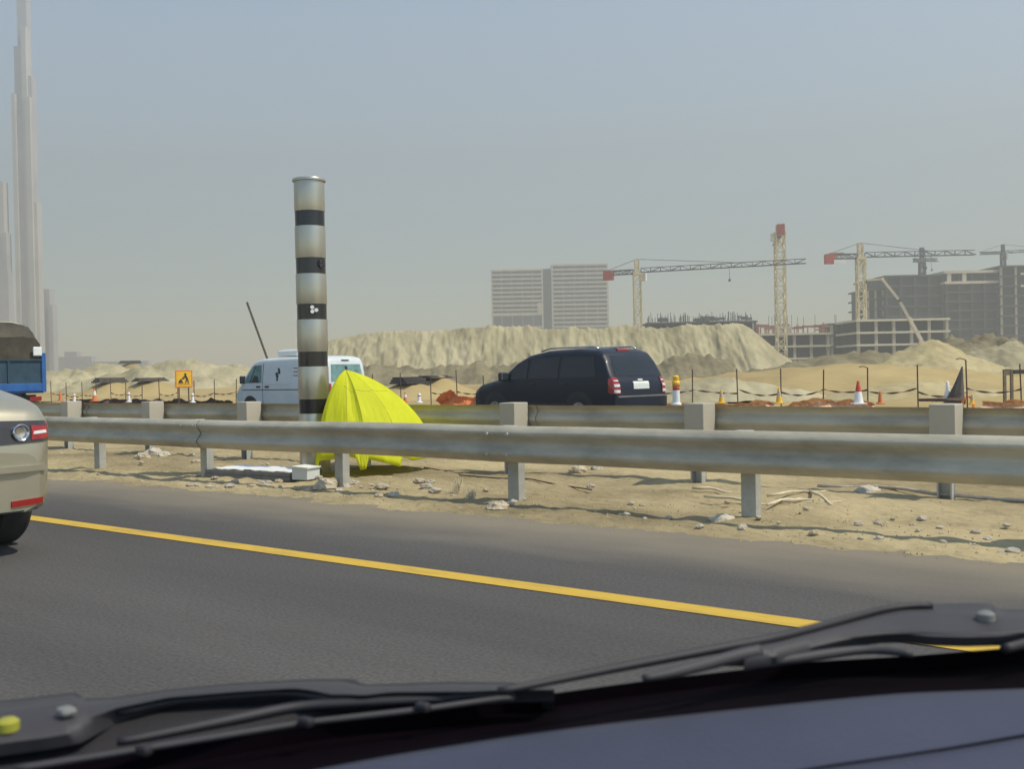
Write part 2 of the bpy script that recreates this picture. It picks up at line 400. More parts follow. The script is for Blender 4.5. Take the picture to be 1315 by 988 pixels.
def lens(bandi, ang, fz, rad, m1):
    a, b = edges[bandi]; z = lerp(a, b, fz)
    dirv = (Matrix.Rotation(ang, 3, 'Z') @ tocam)
    c = dirv * (r0 - .008)
    o = MB().tube([(c.x, c.y, z), (c.x + dirv.x * .014, c.y + dirv.y * .014, z)], rad, 20).build('lens', M['black'], bo[bandi], smooth=True, angle=40)
    for k in range(3):
        aa = 2.2 + k * 1.9; rr = rad * .55
        s_ = Vector((-dirv.y, dirv.x, 0)) * (math.cos(aa) * rr)
        q = c + s_ + dirv * .012
        MB().tube([(q.x, q.y, z + math.sin(aa) * rr), (q.x + dirv.x * .01, q.y + dirv.y * .01, z + math.sin(aa) * rr)], rad * .42, 12).build('reflector_or_glare', m1, o)
lens(2, 0.12, 0.62, 0.052, M['white'])  # white discs paint the glare in this lens
lens(1, 0.75, 0.62, 0.05, M['wipergrey'])

# ------------------------------------------------------------------ yellow shelter
TD = 11.55
apex = at(444, 475.5, TD + 0.02)
hem = [(404, 614, -.42), (411, 592, -.45), (425, 591, -.48), (438, 588, -.5), (447, 586, -.5), (457, 589, -.52), (463, 604, -.55), (470, 603, -.54), (473, 590, -.5), (495, 595, -.45), (514, 600, -.38), (517, 587, -.3), (530, 592, -.2), (546, 589, -.05), (561, 584, 0.2),
       (548, 582, .55), (520, 578, .85), (480, 576, 1.0), (446, 578, .9), (424, 582, .55), (412, 592, .1)]
NH = len(hem); hp = []
for x, y, dd in hem:
    p = at(x, y, TD + dd); hp.append(p)
bl = [.74, .70, .64, .58, .52, .44, .47, .50, .53, .57, .61, .62, .63, .64, .65, .68, .66, .6, .55, .62, .70]
seams = {0, 4, 8, 11, 14, 17}
def mer(u, v):
    i = int(u) % NH; f_ = u - int(u); j = (i + 1) % NH
    H = hp[i].lerp(hp[j], f_); b = lerp(bl[i], bl[j], f_)
    near = min(abs(u - s_) for s_ in list(seams) + [NH])
    sag = 1 - 0.045 * min(1.0, near) * math.sin(math.pi * min(1, v * 1.05))
    hv = lerp(v, math.sin(v * math.pi / 2), b); vv = lerp(v, 1 - math.cos(v * math.pi / 2), b)
    wr = (0.016 * fbm(u * 1.1, v * 4, 3) + .006 * fbm(u * 3.1, v * 7, 6)) * v
    k = hv * sag + wr
    return Vector((apex.x + (H.x - apex.x) * k, apex.y + (H.y - apex.y) * k, apex.z + (H.z - apex.z) * vv))
tent = thing('shelter', 'bright yellow fabric shelter propped against the speed camera column', 'shelter', (apex.x, apex.y, 0))
off = Vector((apex.x, apex.y, 0))
mb = MB(); NU, NV = 210, 22
rows = [[mer(NH * i / NU, v / NV) - off for i in range(NU)] for v in range(NV + 1)]
mb.grid(rows, closed=True)
cv = mb.build('cover', M['tent'], tent, smooth=True)
sol = cv.modifiers.new('thick', 'SOLIDIFY'); sol.thickness = 0.004
for s_ in sorted(seams):
    MB().tube([mer(s_, v / 16) - off for v in range(17)], 0.0055, 6).build('seam', M['tentseam'], tent, smooth=True)
MB().tube([mer(3.0 + 10.5 * k / 40, 0.30 + 0.002 * k) - off for k in range(41)], 0.0055, 6).build('seam', M['tentseam'], tent, smooth=True)

# ------------------------------------------------------------------ vehicles
def body_mesh(L, W, top, bot, plan, belt, tum, H, rc=0.16, crown=0.03, n=72):
    """closed car body; x forward, y left. top/bot/plan: (x, value) polylines."""
    mb = MB(); rows = []
    xs_ = sorted(set([lerp(-L / 2, L / 2, i / n) for i in range(n + 1)] + [p[0] for p in top]))
    for x in xs_:
        zt, zb = interp(top, x), interp(bot, x); wv = W / 2 * interp(plan, x)
        r_ = min(rc, (zt - zb) * 0.3)
        def wz(z):
            k = max(0, (z - belt) / max(.01, (H - belt)))
            low = max(0, (belt - .25 - z)) * .06
            return wv * (1 - tum * k - low)
        half = [(0, zb), (wz(zb) * .86, zb), (wz(zb) * .97, zb + .03)]
        for f_ in (0.06, .2, .36, .5, .64, .78, .9, 1.0):
            z = lerp(zb + .05, zt - r_, f_); half.append((wz(z), z))
        wt = wz(zt - r_)
        for a in (22, 45, 68): half.append((wt - r_ * (1 - math.cos(R(a))) * 1.0, zt - r_ + r_ * math.sin(R(a))))
        half.append((max(0, wt - r_ * 1.1), zt + 0.001)); half.append((wt * .45, zt + crown * .8)); half.append((0, zt + crown))
        rows.append([(x, y, z) for y, z in half] + [(x, -y, z) for y, z in reversed(half[1:-1])])
    mb.grid(rows, closed=True); n_ = len(rows[0])
    mb.add(rows[0], [tuple(range(n_))]); mb.add(rows[-1], [tuple(range(n_ - 1, -1, -1))])
    return mb
def bvh_of(mb): return BVHTree.FromPolygons([Vector(v) for v in mb.v], mb.f)
AX = {'left': ((0, 6, 0), (0, -1, 0)), 'right': ((0, -6, 0), (0, 1, 0)), 'rear': ((-9, 0, 0), (1, 0, 0)), 'front': ((9, 0, 0), (-1, 0, 0)), 'top': ((0, 0, 6), (0, 0, -1))}
def shoot(bv, side, a, b):
    o, d = AX[side]
    if side in ('left', 'right'): p = Vector((a, o[1], b))
    elif side == 'top': p = Vector((a, b, o[2]))
    else: p = Vector((o[0], a, b))
    h = bv.ray_cast(p, Vector(d))
    return (h[0], h[1]) if h[0] is not None else (None, None)
def patch(name, bv, side, quad, m, parent, off_=0.006, nu=10, nv=8, rim=0.03):
    """a panel that hugs the body: quad of four (a, b) corners in order"""
    dv = Vector(AX[side][1]); g = []
    for j in range(nv + 1):
        row = []
        for i in range(nu + 1):
            u, v = i / nu, j / nv
            a = lerp(lerp(quad[0][0], quad[1][0], u), lerp(quad[3][0], quad[2][0], u), v)
            b = lerp(lerp(quad[0][1], quad[1][1], u), lerp(quad[3][1], quad[2][1], u), v)
            h, nn = shoot(bv, side, a, b)
            if h is None: h = row[-1] + dv * off_ if row else None
            row.append(h - dv * off_ if h is not None else None)
        g.append(row)
    flat = [p for r_ in g for p in r_ if p is not None]
    if not flat: return None
    g = [[(p if p is not None else flat[0]) for p in r_] for r_ in g]
    mb = MB(); mb.grid(g)
    loop = g[0] + [r_[-1] for r_ in g[1:]] + g[-1][-2::-1] + [r_[0] for r_ in g[-2:0:-1]]
    mb.grid([loop, [p + dv * rim for p in loop]], closed=True)
    return mb.build(name, m, parent, smooth=True, angle=35)
def disc_patch(name, bv, side, c, rad, m, parent, off_=0.004, a0=0, a1=360):
    dv = Vector(AX[side][1]); rows = []
    for rr in (0.02, .5, .85, 1):
        row = []
        for k in range(29):
            a = R(lerp(a0, a1, k / 28)); x, z = c[0] + rad * rr * math.cos(a), c[1] + rad * rr * math.sin(a)
            h, _ = shoot(bv, side, x, z)
            if h is None: h, _ = shoot(bv, side, c[0], c[1] + rad)
            if h is None: return None
            row.append(Vector((x, h.y - dv.y * off_, z)))
        rows.append(row)
    mb = MB(); mb.grid(rows); return mb.build(name, m, parent, smooth=True)
def wheel(parent, x, y, rad, wd=0.21, rimm=None, nsp=5):
    s_ = 1 if y > 0 else -1
    prof = [(rad * .62, -wd / 2), (rad * .93, -wd / 2), (rad, -wd / 2 + .03), (rad, wd / 2 - .03), (rad * .93, wd / 2), (rad * .62, wd / 2)]
    o = MB().lathe(prof, 36, (x, y, rad), 'Y').build('wheel', M['rubber'], parent, smooth=True, angle=35)
    yo = y + s_ * (wd / 2 - .008)
    mb = MB()
    mb.lathe([(rad * .56, -.01), (rad * .64, -.01), (rad * .64, .012), (rad * .56, .012)], 30, (x, yo, rad), 'Y')
    mb.lathe([(.07, -.012), (.07, .016)], 16, (x, yo, rad), 'Y')
    for k in range(nsp):
        a = 2 * math.pi * k / nsp + .3
        mb.bar((x, yo, rad), (x + math.cos(a) * rad * .6, yo, rad + math.sin(a) * rad * .6), .05, .02)
    mb.build('rim', rimm or M['rim'], o)
    return o

# --- silver hatchback, rear right corner in view
def hatchback():
    L, W, H = 4.42, 1.75, 1.46
    root = thing('saloon_car', 'champagne silver saloon car cut off at the left edge, close on the near road', 'car')
    top = [(-2.21, .68), (-2.19, .84), (-2.13, .95), (-2.0, 1.02), (-1.7, 1.07), (-1.45, 1.12), (-.9, 1.37), (-.5, 1.44), (-.1, 1.46), (.35, 1.41), (1.2, .98), (1.9, .86), (2.12, .74), (2.21, .62)]
    bot = [(-2.21, .30), (-2.15, .29), (-2.0, .29), (-1.7, .24), (2.0, .2), (2.15, .22), (2.21, .3)]
    plan = [(-2.21, .80), (-2.18, .87), (-2.1, .935), (-1.95, .975), (-1.7, 1), (1.3, 1), (1.8, .95), (2.1, .84), (2.21, .72)]
    mb = body_mesh(L, W, top, bot, plan, .92, .22, H, rc=.14); bv = bvh_of(mb)
    b = mb.build('body', M['silver'], root, smooth=True, angle=40)
    patch('rear_window', bv, 'rear', [(-.60, 1.14), (.60, 1.14), (.46, 1.34), (-.46, 1.34)], M['darkglass'], root)
    patch('windshield', bv, 'front', [(-.66, 1.0), (.66, 1.0), (.5, 1.36), (-.5, 1.36)], M['darkglass'], root)
    for sd_ in ('left', 'right'):
        patch('side_window', bv, sd_, [(-.55, .96), (.95, .96), (.35, 1.33), (-.55, 1.35)], M['darkglass'], root)
        patch('side_window', bv, sd_, [(-1.28, .98), (-.62, .96), (-.62, 1.33), (-.92, 1.24)], M['darkglass'], root)
        s_ = 1 if sd_ == 'left' else -1
        for x in (-1.45, 1.25):
            disc_patch('wheel_arch', bv, sd_, (x, .34), .37, M['black'], root, a0=0, a1=180)
            wheel(root, x, s_ * (W / 2 - .115), .325, .24)
        # tail cluster wraps round the corner: rear part and side part
        o = patch('tail_light', bv, 'rear', [(s_ * .40, .74), (s_ * .81, .75), (s_ * .78, .885), (s_ * .46, .895)], M['darklens'], root, nu=16)
        h, _ = shoot(bv, 'rear', s_ * .575, .815)
        if h:
            lp = MB().lathe([(.050, -.012), (.056, .008), (.050, .014), (.040, .008), (.034, -.004), (.01, -.006)], 24, (0, 0, 0), 'Y').build('lamp', M['chrome'], o, smooth=True, angle=40, loc=h + Vector((-.016, 0, 0)), rz=R(90))
        patch('red_lamp', bv, 'rear', [(s_ * .645, .765), (s_ * .80, .77), (s_ * .775, .85), (s_ * .655, .86)], M['redlens'], o, off_=.012, nu=12)
        patch('lens_highlight', bv, 'rear', [(s_ * .66, .80), (s_ * .77, .805), (s_ * .765, .825), (s_ * .665, .82)], M['clearlens'], o, off_=.016, nu=8, nv=3)  # pale strip paints a small highlight on the red lens
        patch('tail_light', bv, sd_, [(-2.165, .755), (-1.97, .77), (-1.96, .865), (-2.12, .88)], M['redlens'], root, nu=8)
        patch('reflector_or_glare', bv, 'rear', [(s_ * .50, .335), (s_ * .715, .345), (s_ * .715, .385), (s_ * .50, .375)], M['redlens'], root, off_=.012)
        patch('head_light', bv, 'front', [(s_ * .45, .62), (s_ * .72, .62), (s_ * .7, .74), (s_ * .5, .7)], M['clearlens'], root)
        MB().box((.85, s_ * .93, 1.0), (.12, .18, .12)).build('mirror', M['silver'], root, bevel=.03)
        MB().box((-.3, s_ * (W / 2 + .005), .80), (.18, .03, .025)).build('door_handle', M['silver'], root, bevel=.008)
    patch('bumper_crease', bv, 'rear', [(-.74, .56), (.74, .56), (.74, .60), (-.74, .60)], M['silver'], root, off_=.03, rim=.06)
    patch('bumper_valance', bv, 'rear', [(-.68, .25), (.68, .25), (.70, .31), (-.70, .31)], M['black'], root, off_=.012)
    patch('number_plate', bv, 'rear', [(-.26, .70), (.26, .70), (.26, .81), (-.26, .81)], M['plate'], root, off_=.015)
    return root
hc = hatchback()
def place(root, px_right, depth, yaw_extra, local_ref, z=0.0):
    """put root so that local_ref lands at image column px_right at the given distance"""
    a = HEAD + R(yaw_extra); rot = Matrix.Rotation(a, 3, 'Z')
    root.rotation_euler = (0, 0, a)
    q = rot @ Vector(local_ref)
    tgt = Vector((gx(px_right, depth), depth, 0))
    root.location = (tgt.x - q.x, tgt.y - q.y, z)
    return root
place(hc, 59, 7.05, 0, (-2.12, -0.80, 0))

# --- dark SUV
def suv():
    L, W, H = 4.87, 1.90, 1.76
    root = thing('dark_sport_utility_car', 'dark navy blue sport utility car on the far road with a white number plate', 'car')
    top = [(-2.435, .72), (-2.42, .98), (-2.36, 1.08), (-2.28, 1.22), (-2.12, 1.50), (-1.98, 1.66), (-1.82, 1.72), (-1.2, 1.76), (-.2, 1.74), (.35, 1.66), (.75, 1.50), (1.22, 1.17), (1.4, 1.12), (2.05, 1.02), (2.32, .92), (2.435, .70)]
    bot = [(-2.435, .5), (-2.38, .42), (-2.2, .36), (2.2, .34), (2.435, .45)]
    plan = [(-2.435, .87), (-2.38, .93), (-2.25, .97), (-2.0, 1), (1.6, 1), (2.1, .95), (2.35, .87), (2.435, .78)]
    mb = body_mesh(L, W, top, bot, plan, 1.10, .17, H, rc=.15); bv = bvh_of(mb)
    mb.build('body', M['navy'], root, smooth=True, angle=40)
    patch('rear_window', bv, 'rear', [(-.74, 1.16), (.74, 1.16), (.62, 1.60), (-.62, 1.60)], M['darkglass'], root)
    patch('windshield', bv, 'front', [(-.72, 1.2), (.72, 1.2), (.58, 1.58), (-.58, 1.58)], M['darkglass'], root)
    patch('number_plate', bv, 'rear', [(-.26, .89), (.26, .89), (.26, 1.05), (-.26, 1.05)], M['plate'], root, off_=.02)
    patch('plate_lamp', bv, 'rear', [(-.08, 1.07), (.08, 1.07), (.08, 1.10), (-.08, 1.10)], M['clearlens'], root, off_=.03)
    patch('bumper', bv, 'rear', [(-.86, .44), (.86, .44), (.88, .72), (-.88, .72)], M['navy'], root, off_=.07, rim=.12)
    patch('bumper_step', bv, 'rear', [(-.8, .725), (.8, .725), (.8, .755), (-.8, .755)], M['rim'], root, off_=.05, rim=.06)
    for sd_ in ('left', 'right'):
        s_ = 1 if sd_ == 'left' else -1
        patch('side_window', bv, sd_, [(.32, 1.14), (1.06, 1.14), (.60, 1.46), (.32, 1.56)], M['darkglass'], root)
        patch('side_window', bv, sd_, [(-.72, 1.14), (.24, 1.14), (.24, 1.57), (-.72, 1.60)], M['darkglass'], root)
        patch('side_window', bv, sd_, [(-1.92, 1.16), (-.80, 1.14), (-.80, 1.60), (-1.80, 1.58)], M['darkglass'], root)
        for x in (-1.40, 1.45):
            disc_patch('wheel_arch', bv, sd_, (x, .40), .46, M['black'], root, a0=0, a1=180)
            wheel(root, x, s_ * (W / 2 - .11), .38, .24)
        o = patch('tail_light', bv, 'rear', [(s_ * .70, .80), (s_ * .90, .80), (s_ * .87, 1.14), (s_ * .72, 1.14)], M['redlens'], root, off_=.02)
        patch('reversing_lamp', bv, 'rear', [(s_ * .72, .945), (s_ * .86, .945), (s_ * .86, 1.00), (s_ * .72, 1.00)], M['clearlens'], o, off_=.028)
        patch('reversing_lamp', bv, 'rear', [(s_ * .72, .82), (s_ * .87, .82), (s_ * .87, .88), (s_ * .72, .88)], M['clearlens'], o, off_=.028)
        patch('reversing_lamp', bv, 'rear', [(s_ * .72, 1.06), (s_ * .84, 1.06), (s_ * .84, 1.085), (s_ * .72, 1.085)], M['clearlens'], o, off_=.028)
        patch('tail_light', bv, sd_, [(-2.40, .82), (-2.27, .82), (-2.27, 1.12), (-2.36, 1.12)], M['redlens'], root, nu=6)
        patch('head_light', bv, 'front', [(s_ * .5, .72), (s_ * .78, .72), (s_ * .76, .86), (s_ * .52, .86)], M['clearlens'], root)
        MB().tube([(-1.75, s_ * .62, 1.75), (-1.6, s_ * .62, 1.80), (-.2, s_ * .63, 1.80), (.1, s_ * .63, 1.74)], .02, 8).build('roof_rail', M['chrome'], root, smooth=True)
        m_ = MB().box((1.0, s_ * 1.07, 1.19), (.14, .24, .2)).build('mirror', M['black'], root, bevel=.04)
        MB().box((.925, s_ * 1.07, 1.19), (.012, .2, .15)).build('mirror_glass', M['chrome'], m_)
        for x in (.1, -.95): MB().box((x, s_ * (W / 2 + .008), 1.02), (.2, .03, .03)).build('door_handle', M['black'], root, bevel=.008)
        patch('sill_trim', bv, sd_, [(-1.0, .5), (1.0, .5), (1.0, .6), (-1.0, .6)], M['black'], root, off_=.02)
    patch('brake_lamp', bv, 'top', [(-1.93, -.2), (-1.93, .2), (-1.86, .2), (-1.86, -.2)], M['redlens'], root, off_=.03)
    return root
sv = suv(); place(sv, 790, 22.9, -10, (-2.43, 0.86, 0), FAR_Z); sv.scale = (1, 1, 1.06)

# --- white van
def van():
    L, W, H = 4.70, 1.70, 1.98
    root = thing('white_van', 'white panel van with a roof box on the far road behind the speed camera', 'van')
    top = [(-2.35, .60), (-2.345, 1.0), (-2.31, 1.35), (-2.24, 1.80), (-2.17, 1.92), (-2.0, 1.965), (-.5, 1.985), (.9, 1.96), (1.2, 1.90), (1.40, 1.78), (1.98, 1.15), (2.1, 1.05), (2.3, .92), (2.35, .68)]
    bot = [(-2.35, .45), (-2.3, .36), (-2.1, .3), (2.1, .28), (2.35, .38)]
    plan = [(-2.35, .90), (-2.30, .955), (-2.2, .985), (-2.0, 1), (1.6, 1), (2.1, .94), (2.3, .86), (2.35, .78)]
    mb = body_mesh(L, W, top, bot, plan, 1.12, .11, H, rc=.13); bv = bvh_of(mb)
    mb.build('body', M['vanwhite'], root, smooth=True, angle=40)
    o = patch('rear_window', bv, 'rear', [(-.68, 1.18), (.68, 1.18), (.62, 1.72), (-.62, 1.72)], M['greenglass'], root)
    patch('wiper', bv, 'rear', [(-.02, 1.44), (.03, 1.44), (.05, 1.66), (-.04, 1.66)], M['black'], o, off_=.03)
    patch('brake_lamp', bv, 'rear', [(-.16, 1.83), (.16, 1.83), (.15, 1.87), (-.15, 1.87)], M['black'], root, off_=.02)
    patch('windshield', bv, 'front', [(-.68, 1.2), (.68, 1.2), (.6, 1.74), (-.6, 1.74)], M['darkglass'], root)
    patch('number_plate', bv, 'rear', [(-.26, .72), (.26, .72), (.26, .83), (-.26, .83)], M['plate'], root, off_=.02)
    patch('bumper', bv, 'rear', [(-.76, .38), (.76, .38), (.78, .58), (-.78, .58)], M['vanwhite'], root, off_=.05, rim=.1)
    for sd_ in ('left', 'right'):
        s_ = 1 if sd_ == 'left' else -1
        patch('side_window', bv, sd_, [(.84, 1.18), (1.78, 1.16), (1.30, 1.74), (.88, 1.76)], M['greenglass'], root)
        patch('window_pillar', bv, sd_, [(1.40, 1.18), (1.46, 1.18), (1.20, 1.72), (1.15, 1.73)], M['black'], root, off_=.010, nu=2)
        patch('seat', bv, sd_, [(.95, 1.18), (1.36, 1.18), (1.22, 1.42), (1.05, 1.40)], M['black'], root, off_=.010, nu=3)
        for x in (-1.35, 1.45):
            disc_patch('wheel_arch', bv, sd_, (x, .35), .40, M['black'], root, a0=0, a1=180)
            wheel(root, x, s_ * (W / 2 - .10), .33, .2)
        patch('body_trim', bv, sd_, [(-2.1, .93), (1.9, .93), (1.9, .955), (-2.1, .955)], M['wipergrey'], root, off_=.008, nu=20, nv=1)
        patch('door_gap', bv, sd_, [(.78, .45), (.80, .45), (.80, 1.8), (.78, 1.8)], M['wipergrey'], root, off_=.004, nu=1)
        patch('panel_window', bv, sd_, [(-.62, 1.12), (.66, 1.12), (.66, 1.76), (-.62, 1.78)], M['vanwhite'], root, off_=.012)
        # painted emblem: three dark leaf shapes
        lg = None
        for q in ([(-.02, 1.36), (.08, 1.30), (.16, 1.48), (.05, 1.52)], [(-.10, 1.46), (.0, 1.44), (.06, 1.66), (-.06, 1.62)], [(.02, 1.22), (.10, 1.24), (.06, 1.34), (.0, 1.32)]):
            o_ = patch('emblem', bv, sd_, q, M['shadecore'], root, off_=.016, nu=3, nv=3)
        for j in range(3):
            patch('painted_line', bv, sd_, [(-1.0, 1.62 - j * .12), (-.72, 1.62 - j * .12), (-.72, 1.645 - j * .12), (-1.0, 1.645 - j * .12)], M['wipergrey'], root, off_=.006, nu=2, nv=1)
        m_ = MB().box((1.78, s_ * .87, 1.28), (.10, .2, .26)).build('mirror', M['black'], root, bevel=.03)
        for x in (1.0, .56): MB().box((x, s_ * (W / 2 + .008), 1.04), (.20, .03, .06)).build('door_handle', M['black'], root, bevel=.008)
        patch('tail_light', bv, 'rear', [(s_ * .70, .70), (s_ * .80, .70), (s_ * .79, 1.12), (s_ * .70, 1.12)], M['redlens'], root, off_=.015)
        patch('head_light', bv, 'front', [(s_ * .45, .78), (s_ * .68, .78), (s_ * .68, .95), (s_ * .48, .95)], M['clearlens'], root)
    MB().box((-.1, 0, 2.12), (1.0, 1.05, .20)).build('roof_box', M['white'], root, bevel=.05)
    MB().box((-.1, 0, 2.235), (.8, .8, .03)).build('roof_box_lid', M['white'], root, bevel=.01)
    return root
vn = van(); place(vn, 421, 32.6, 0, (-2.30, 0.80, 0), FAR_Z)

# --- blue truck with a covered load
def truck():
    root = thing('blue_truck', 'blue truck with a dark tarpaulin over its tall load at the left edge', 'truck')
    B, Dk = M['truckblue'], M['truckdark']
    MB().box((1.5, 0, .85), (8.6, .9, .22)).build('chassis', M['black'], root)
    mb = MB().box((0, 0, 1.06), (5.8, 2.36, .16)); mb.build('bed', B, root, bevel=.02)
    # tailgate: recessed dark panel in a bright frame
    tg = MB().box((-2.86, 0, 1.60), (.05, 2.30, .92)).build('tailgate', Dk, root)
    mb = MB()
    for y in (-1.17, 1.17): mb.box((-2.89, y, 1.66), (.12, .14, 1.30))
    mb.box((-2.90, 0, 1.18), (.11, 2.19, .26))
    mb.build('tailgate_frame', B, root, bevel=.01)
    mb = MB(); mb.box((-2.895, 0, 2.08), (.09, 2.19, .05)); mb.box((-2.897, 0, 1.70), (.06, .07, .72)); mb.build('tailgate_rib', Dk, tg)
    for s_ in (-1, 1):
        MB().box((0, s_ * 1.16, 1.60), (5.66, .05, .92)).build('sideboard', B, root)
        for k in range(7): MB().box((-2.6 + k * .87, s_ * 1.205, 1.60), (.09, .05, .98)).build('stake', B, root)
        MB().box((-2.93, s_ * .86, .80), (.05, .40, .14)).build('tail_light', M['redlens'], root)
        MB().box((-2.5, s_ * .85, .68), (.03, .5, .5)).build('mud_flap', M['black'], root)
        for x in (-1.6, 4.6):
            wheel(root, x, s_ * .98, .5, .34 if x < 0 else .26)
    MB().box((-2.80, 0, .66), (.08, 2.2, .12)).build('rear_bumper', M['wood'], root)
    MB().box((-2.96, .90, 2.36), (.06, .30, .30)).build('white_marker', M['white'], root, bevel=.06).location = (0, -1.85, 0)
    # tarpaulin over a lumpy load
    mb = MB(); rows = []
    for i in range(33):
        x = lerp(-2.84, 2.86, i / 32); e = min(1, min(i, 32 - i) / 2.5); row = []
        for k in range(29):
            a = math.pi * k / 28
            ca, sa = math.cos(a), math.sin(a)
            y = 1.19 * (abs(ca) ** .42) * (1 if ca > 0 else -1) * lerp(.95, 1, e)
            z = 2.02 + (lerp(.85, 1.28, e)) * (sa ** .5) + 0.09 * fbm(x * 1.2, a * 1.5, 2) * sa + .03 * fbm(x * 4, a * 5, 4)
            row.append((x + .03 * fbm(a * 3, x, 7), y + .03 * fbm(x * 3, a * 4, 5), z))
        rows.append(row)
    mb.grid(rows); mb.add(rows[0], [tuple(range(29))]); mb.add(rows[-1], [tuple(range(28, -1, -1))])
    mb.build('tarpaulin', M['tarp'], root, smooth=True, angle=60)
    mb = MB()
    for x in (-2.0, -.6, .8, 2.2): mb.tube([(x, 1.22 * math.cos(R(a)) * (abs(math.cos(R(a))) ** -.55 if abs(math.cos(R(a))) > .02 else 1), 2.05 + 1.31 * math.sin(R(a)) ** .5) for a in range(2, 180, 8)], .02, 6)
    mb.build('rope', M['dryreed'], root)
    c = MB(); c.prism([(3.1, -1.15, .75), (5.25, -1.15, .75), (5.3, -1.15, 1.6), (4.95, -1.15, 2.55), (3.1, -1.15, 2.6)], (0, 2.3, 0))
    cb = c.build('cab', B, root, bevel=.06)
    MB().box((5.14, 0, 2.08), (.03, 2.0, .72), rot=Matrix.Rotation(R(-20), 3, 'Y')).build('windshield', M['darkglass'], root)
    for s_ in (-1, 1): MB().box((4.3, s_ * 1.155, 2.0), (1.0, .02, .6)).build('side_window', M['darkglass'], root)
    return root
tk = truck(); place(tk, 57, 35.0, 0, (-2.9, -1.19, 0), FAR_Z)

# ------------------------------------------------------------------ things lying on the verge
def rock_mesh(rad, seed, flat=.65):
    mb = MB(); rows = []; n1, n2 = 7, 10
    for i in range(n1 + 1):
        ph = math.pi * i / n1; row = []
        for k in range(n2):
            a = 2 * math.pi * k / n2
            p = Vector((math.sin(ph) * math.cos(a), math.sin(ph) * math.sin(a), math.cos(ph)))
            q = 1 + .38 * noise.noise(p * 1.4 + Vector((seed * 7.1, seed * 3.3, 1))) + .18 * noise.noise(p * 3.1 + Vector((seed, 5, 2)))
            row.append((p.x * rad * q * 1.2, p.y * rad * q, p.z * rad * q * flat))
        rows.append(row)
    mb.grid(rows, closed=True); return mb
def rock(x, y, rad, seed, label, m='stone', group=None):
    p = verge_pt(x, y)
    o = rock_mesh(rad, seed).build('rock', M[m], loc=(p.x, p.y, p.z + rad * .25), rz=seed * 1.7)
    return tag(o, label, 'rock', group)
rock(183, 590, .10, 1, 'pale rock, leftmost of three lying together below the near guardrail')
rock(198, 585.5, .12, 2, 'middle pale rock of three lying together below the near guardrail', 'palestone')
rock(211, 588, .09, 3, 'rightmost pale rock of three lying together below the near guardrail', 'palestone')
rock(742, 607, .085, 4, 'pale rock on the sand behind the near guardrail under the dark car')
rock(766, 605, .07, 5, 'rounded pale rock just right of another behind the near guardrail', 'palestone')
rock(418, 628, .11, 6, 'flat tan rock at the foot of the guardrail post beside the yellow shelter')
rock(640, 654, .075, 11, 'small pale rock at the foot of the guardrail post left of the dry sticks')
rp = random.Random(3)
base = [rock_mesh(1.0, 20 + k) for k in range(5)]
meshes = []
for k, b in enumerate(base):
    o = b.build('small_stone', M['stone' if k % 2 else 'palestone'])
    meshes.append(o)
first = set(range(5)); n_ = 0
while n_ < 80:
    x = rp.uniform(60, 1310); 
    t_ = 5.57; yb = interp([(60, 598), (645, 650), (1315, 698)], x)
    y = yb + rp.uniform(-22, 14) if rp.random() < .8 else yb + rp.uniform(-40, 20)
    p = verge_pt(x, y); rad = rp.choice([.012, .015, .018, .022, .026, .034])
    if n_ in first: o = meshes[n_]
    else: o = meshes[rp.randrange(5)].copy(); COL.objects.link(o)
    o.scale = (rad,) * 3; o.location = (p.x, p.y, p.z + rad * .15); o.rotation_euler = (0, 0, rp.uniform(0, 6))
    tag(o, 'small loose stone on the sandy verge by the near guardrail', 'stone', 'small stones scattered on the verge'); n_ += 1
while n_ < 150:
    x = rp.uniform(240, 560); y = rp.gauss(624, 7) if rp.random() < .7 else rp.uniform(585, 640)
    p = verge_pt(x, y)
    if TL(p)[1] < 6.5: continue
    rad = rp.choice([.018, .025, .03, .04, .055])
    o = meshes[rp.randrange(5)].copy(); COL.objects.link(o)
    o.scale = (rad, rad * rp.uniform(.7, 1.2), rad * rp.uniform(.6, 1)); o.location = (p.x, p.y, p.z + rad * .1); o.rotation_euler = (0, 0, rp.uniform(0, 6))
    tag(o, 'small loose stone on the sandy verge by the near guardrail', 'stone', 'small stones scattered on the verge'); n_ += 1
# gravel: countless grains
mb = MB(); rg = random.Random(9)
for k in range(5200):
    t_ = rg.uniform(-1, 22); l_ = 6.35 + abs(rg.gauss(.55, .8)); 
    if l_ > 10.5: continue
    z = verge_z(t_, l_); s_ = rg.uniform(.003, .010)
    if l_ < 6.5: z = max(z, 0)
    a = rg.uniform(0, 6)
    vs = [(t_ + s_ * math.cos(a + q * 2.1) * 1.3, -l_ + s_ * math.sin(a + q * 2.1), z - .003) for q in range(3)] + [(t_, -l_, z + s_ * .9)]
    mb.add(vs, [(0, 1, 3), (1, 2, 3), (2, 0, 3)])
o = mb.build('gravel', M['sand'], rz=HEAD); o['kind'] = 'stuff'; o['label'] = 'fine gravel strewn along the sandy road edge'; o['category'] = 'gravel'

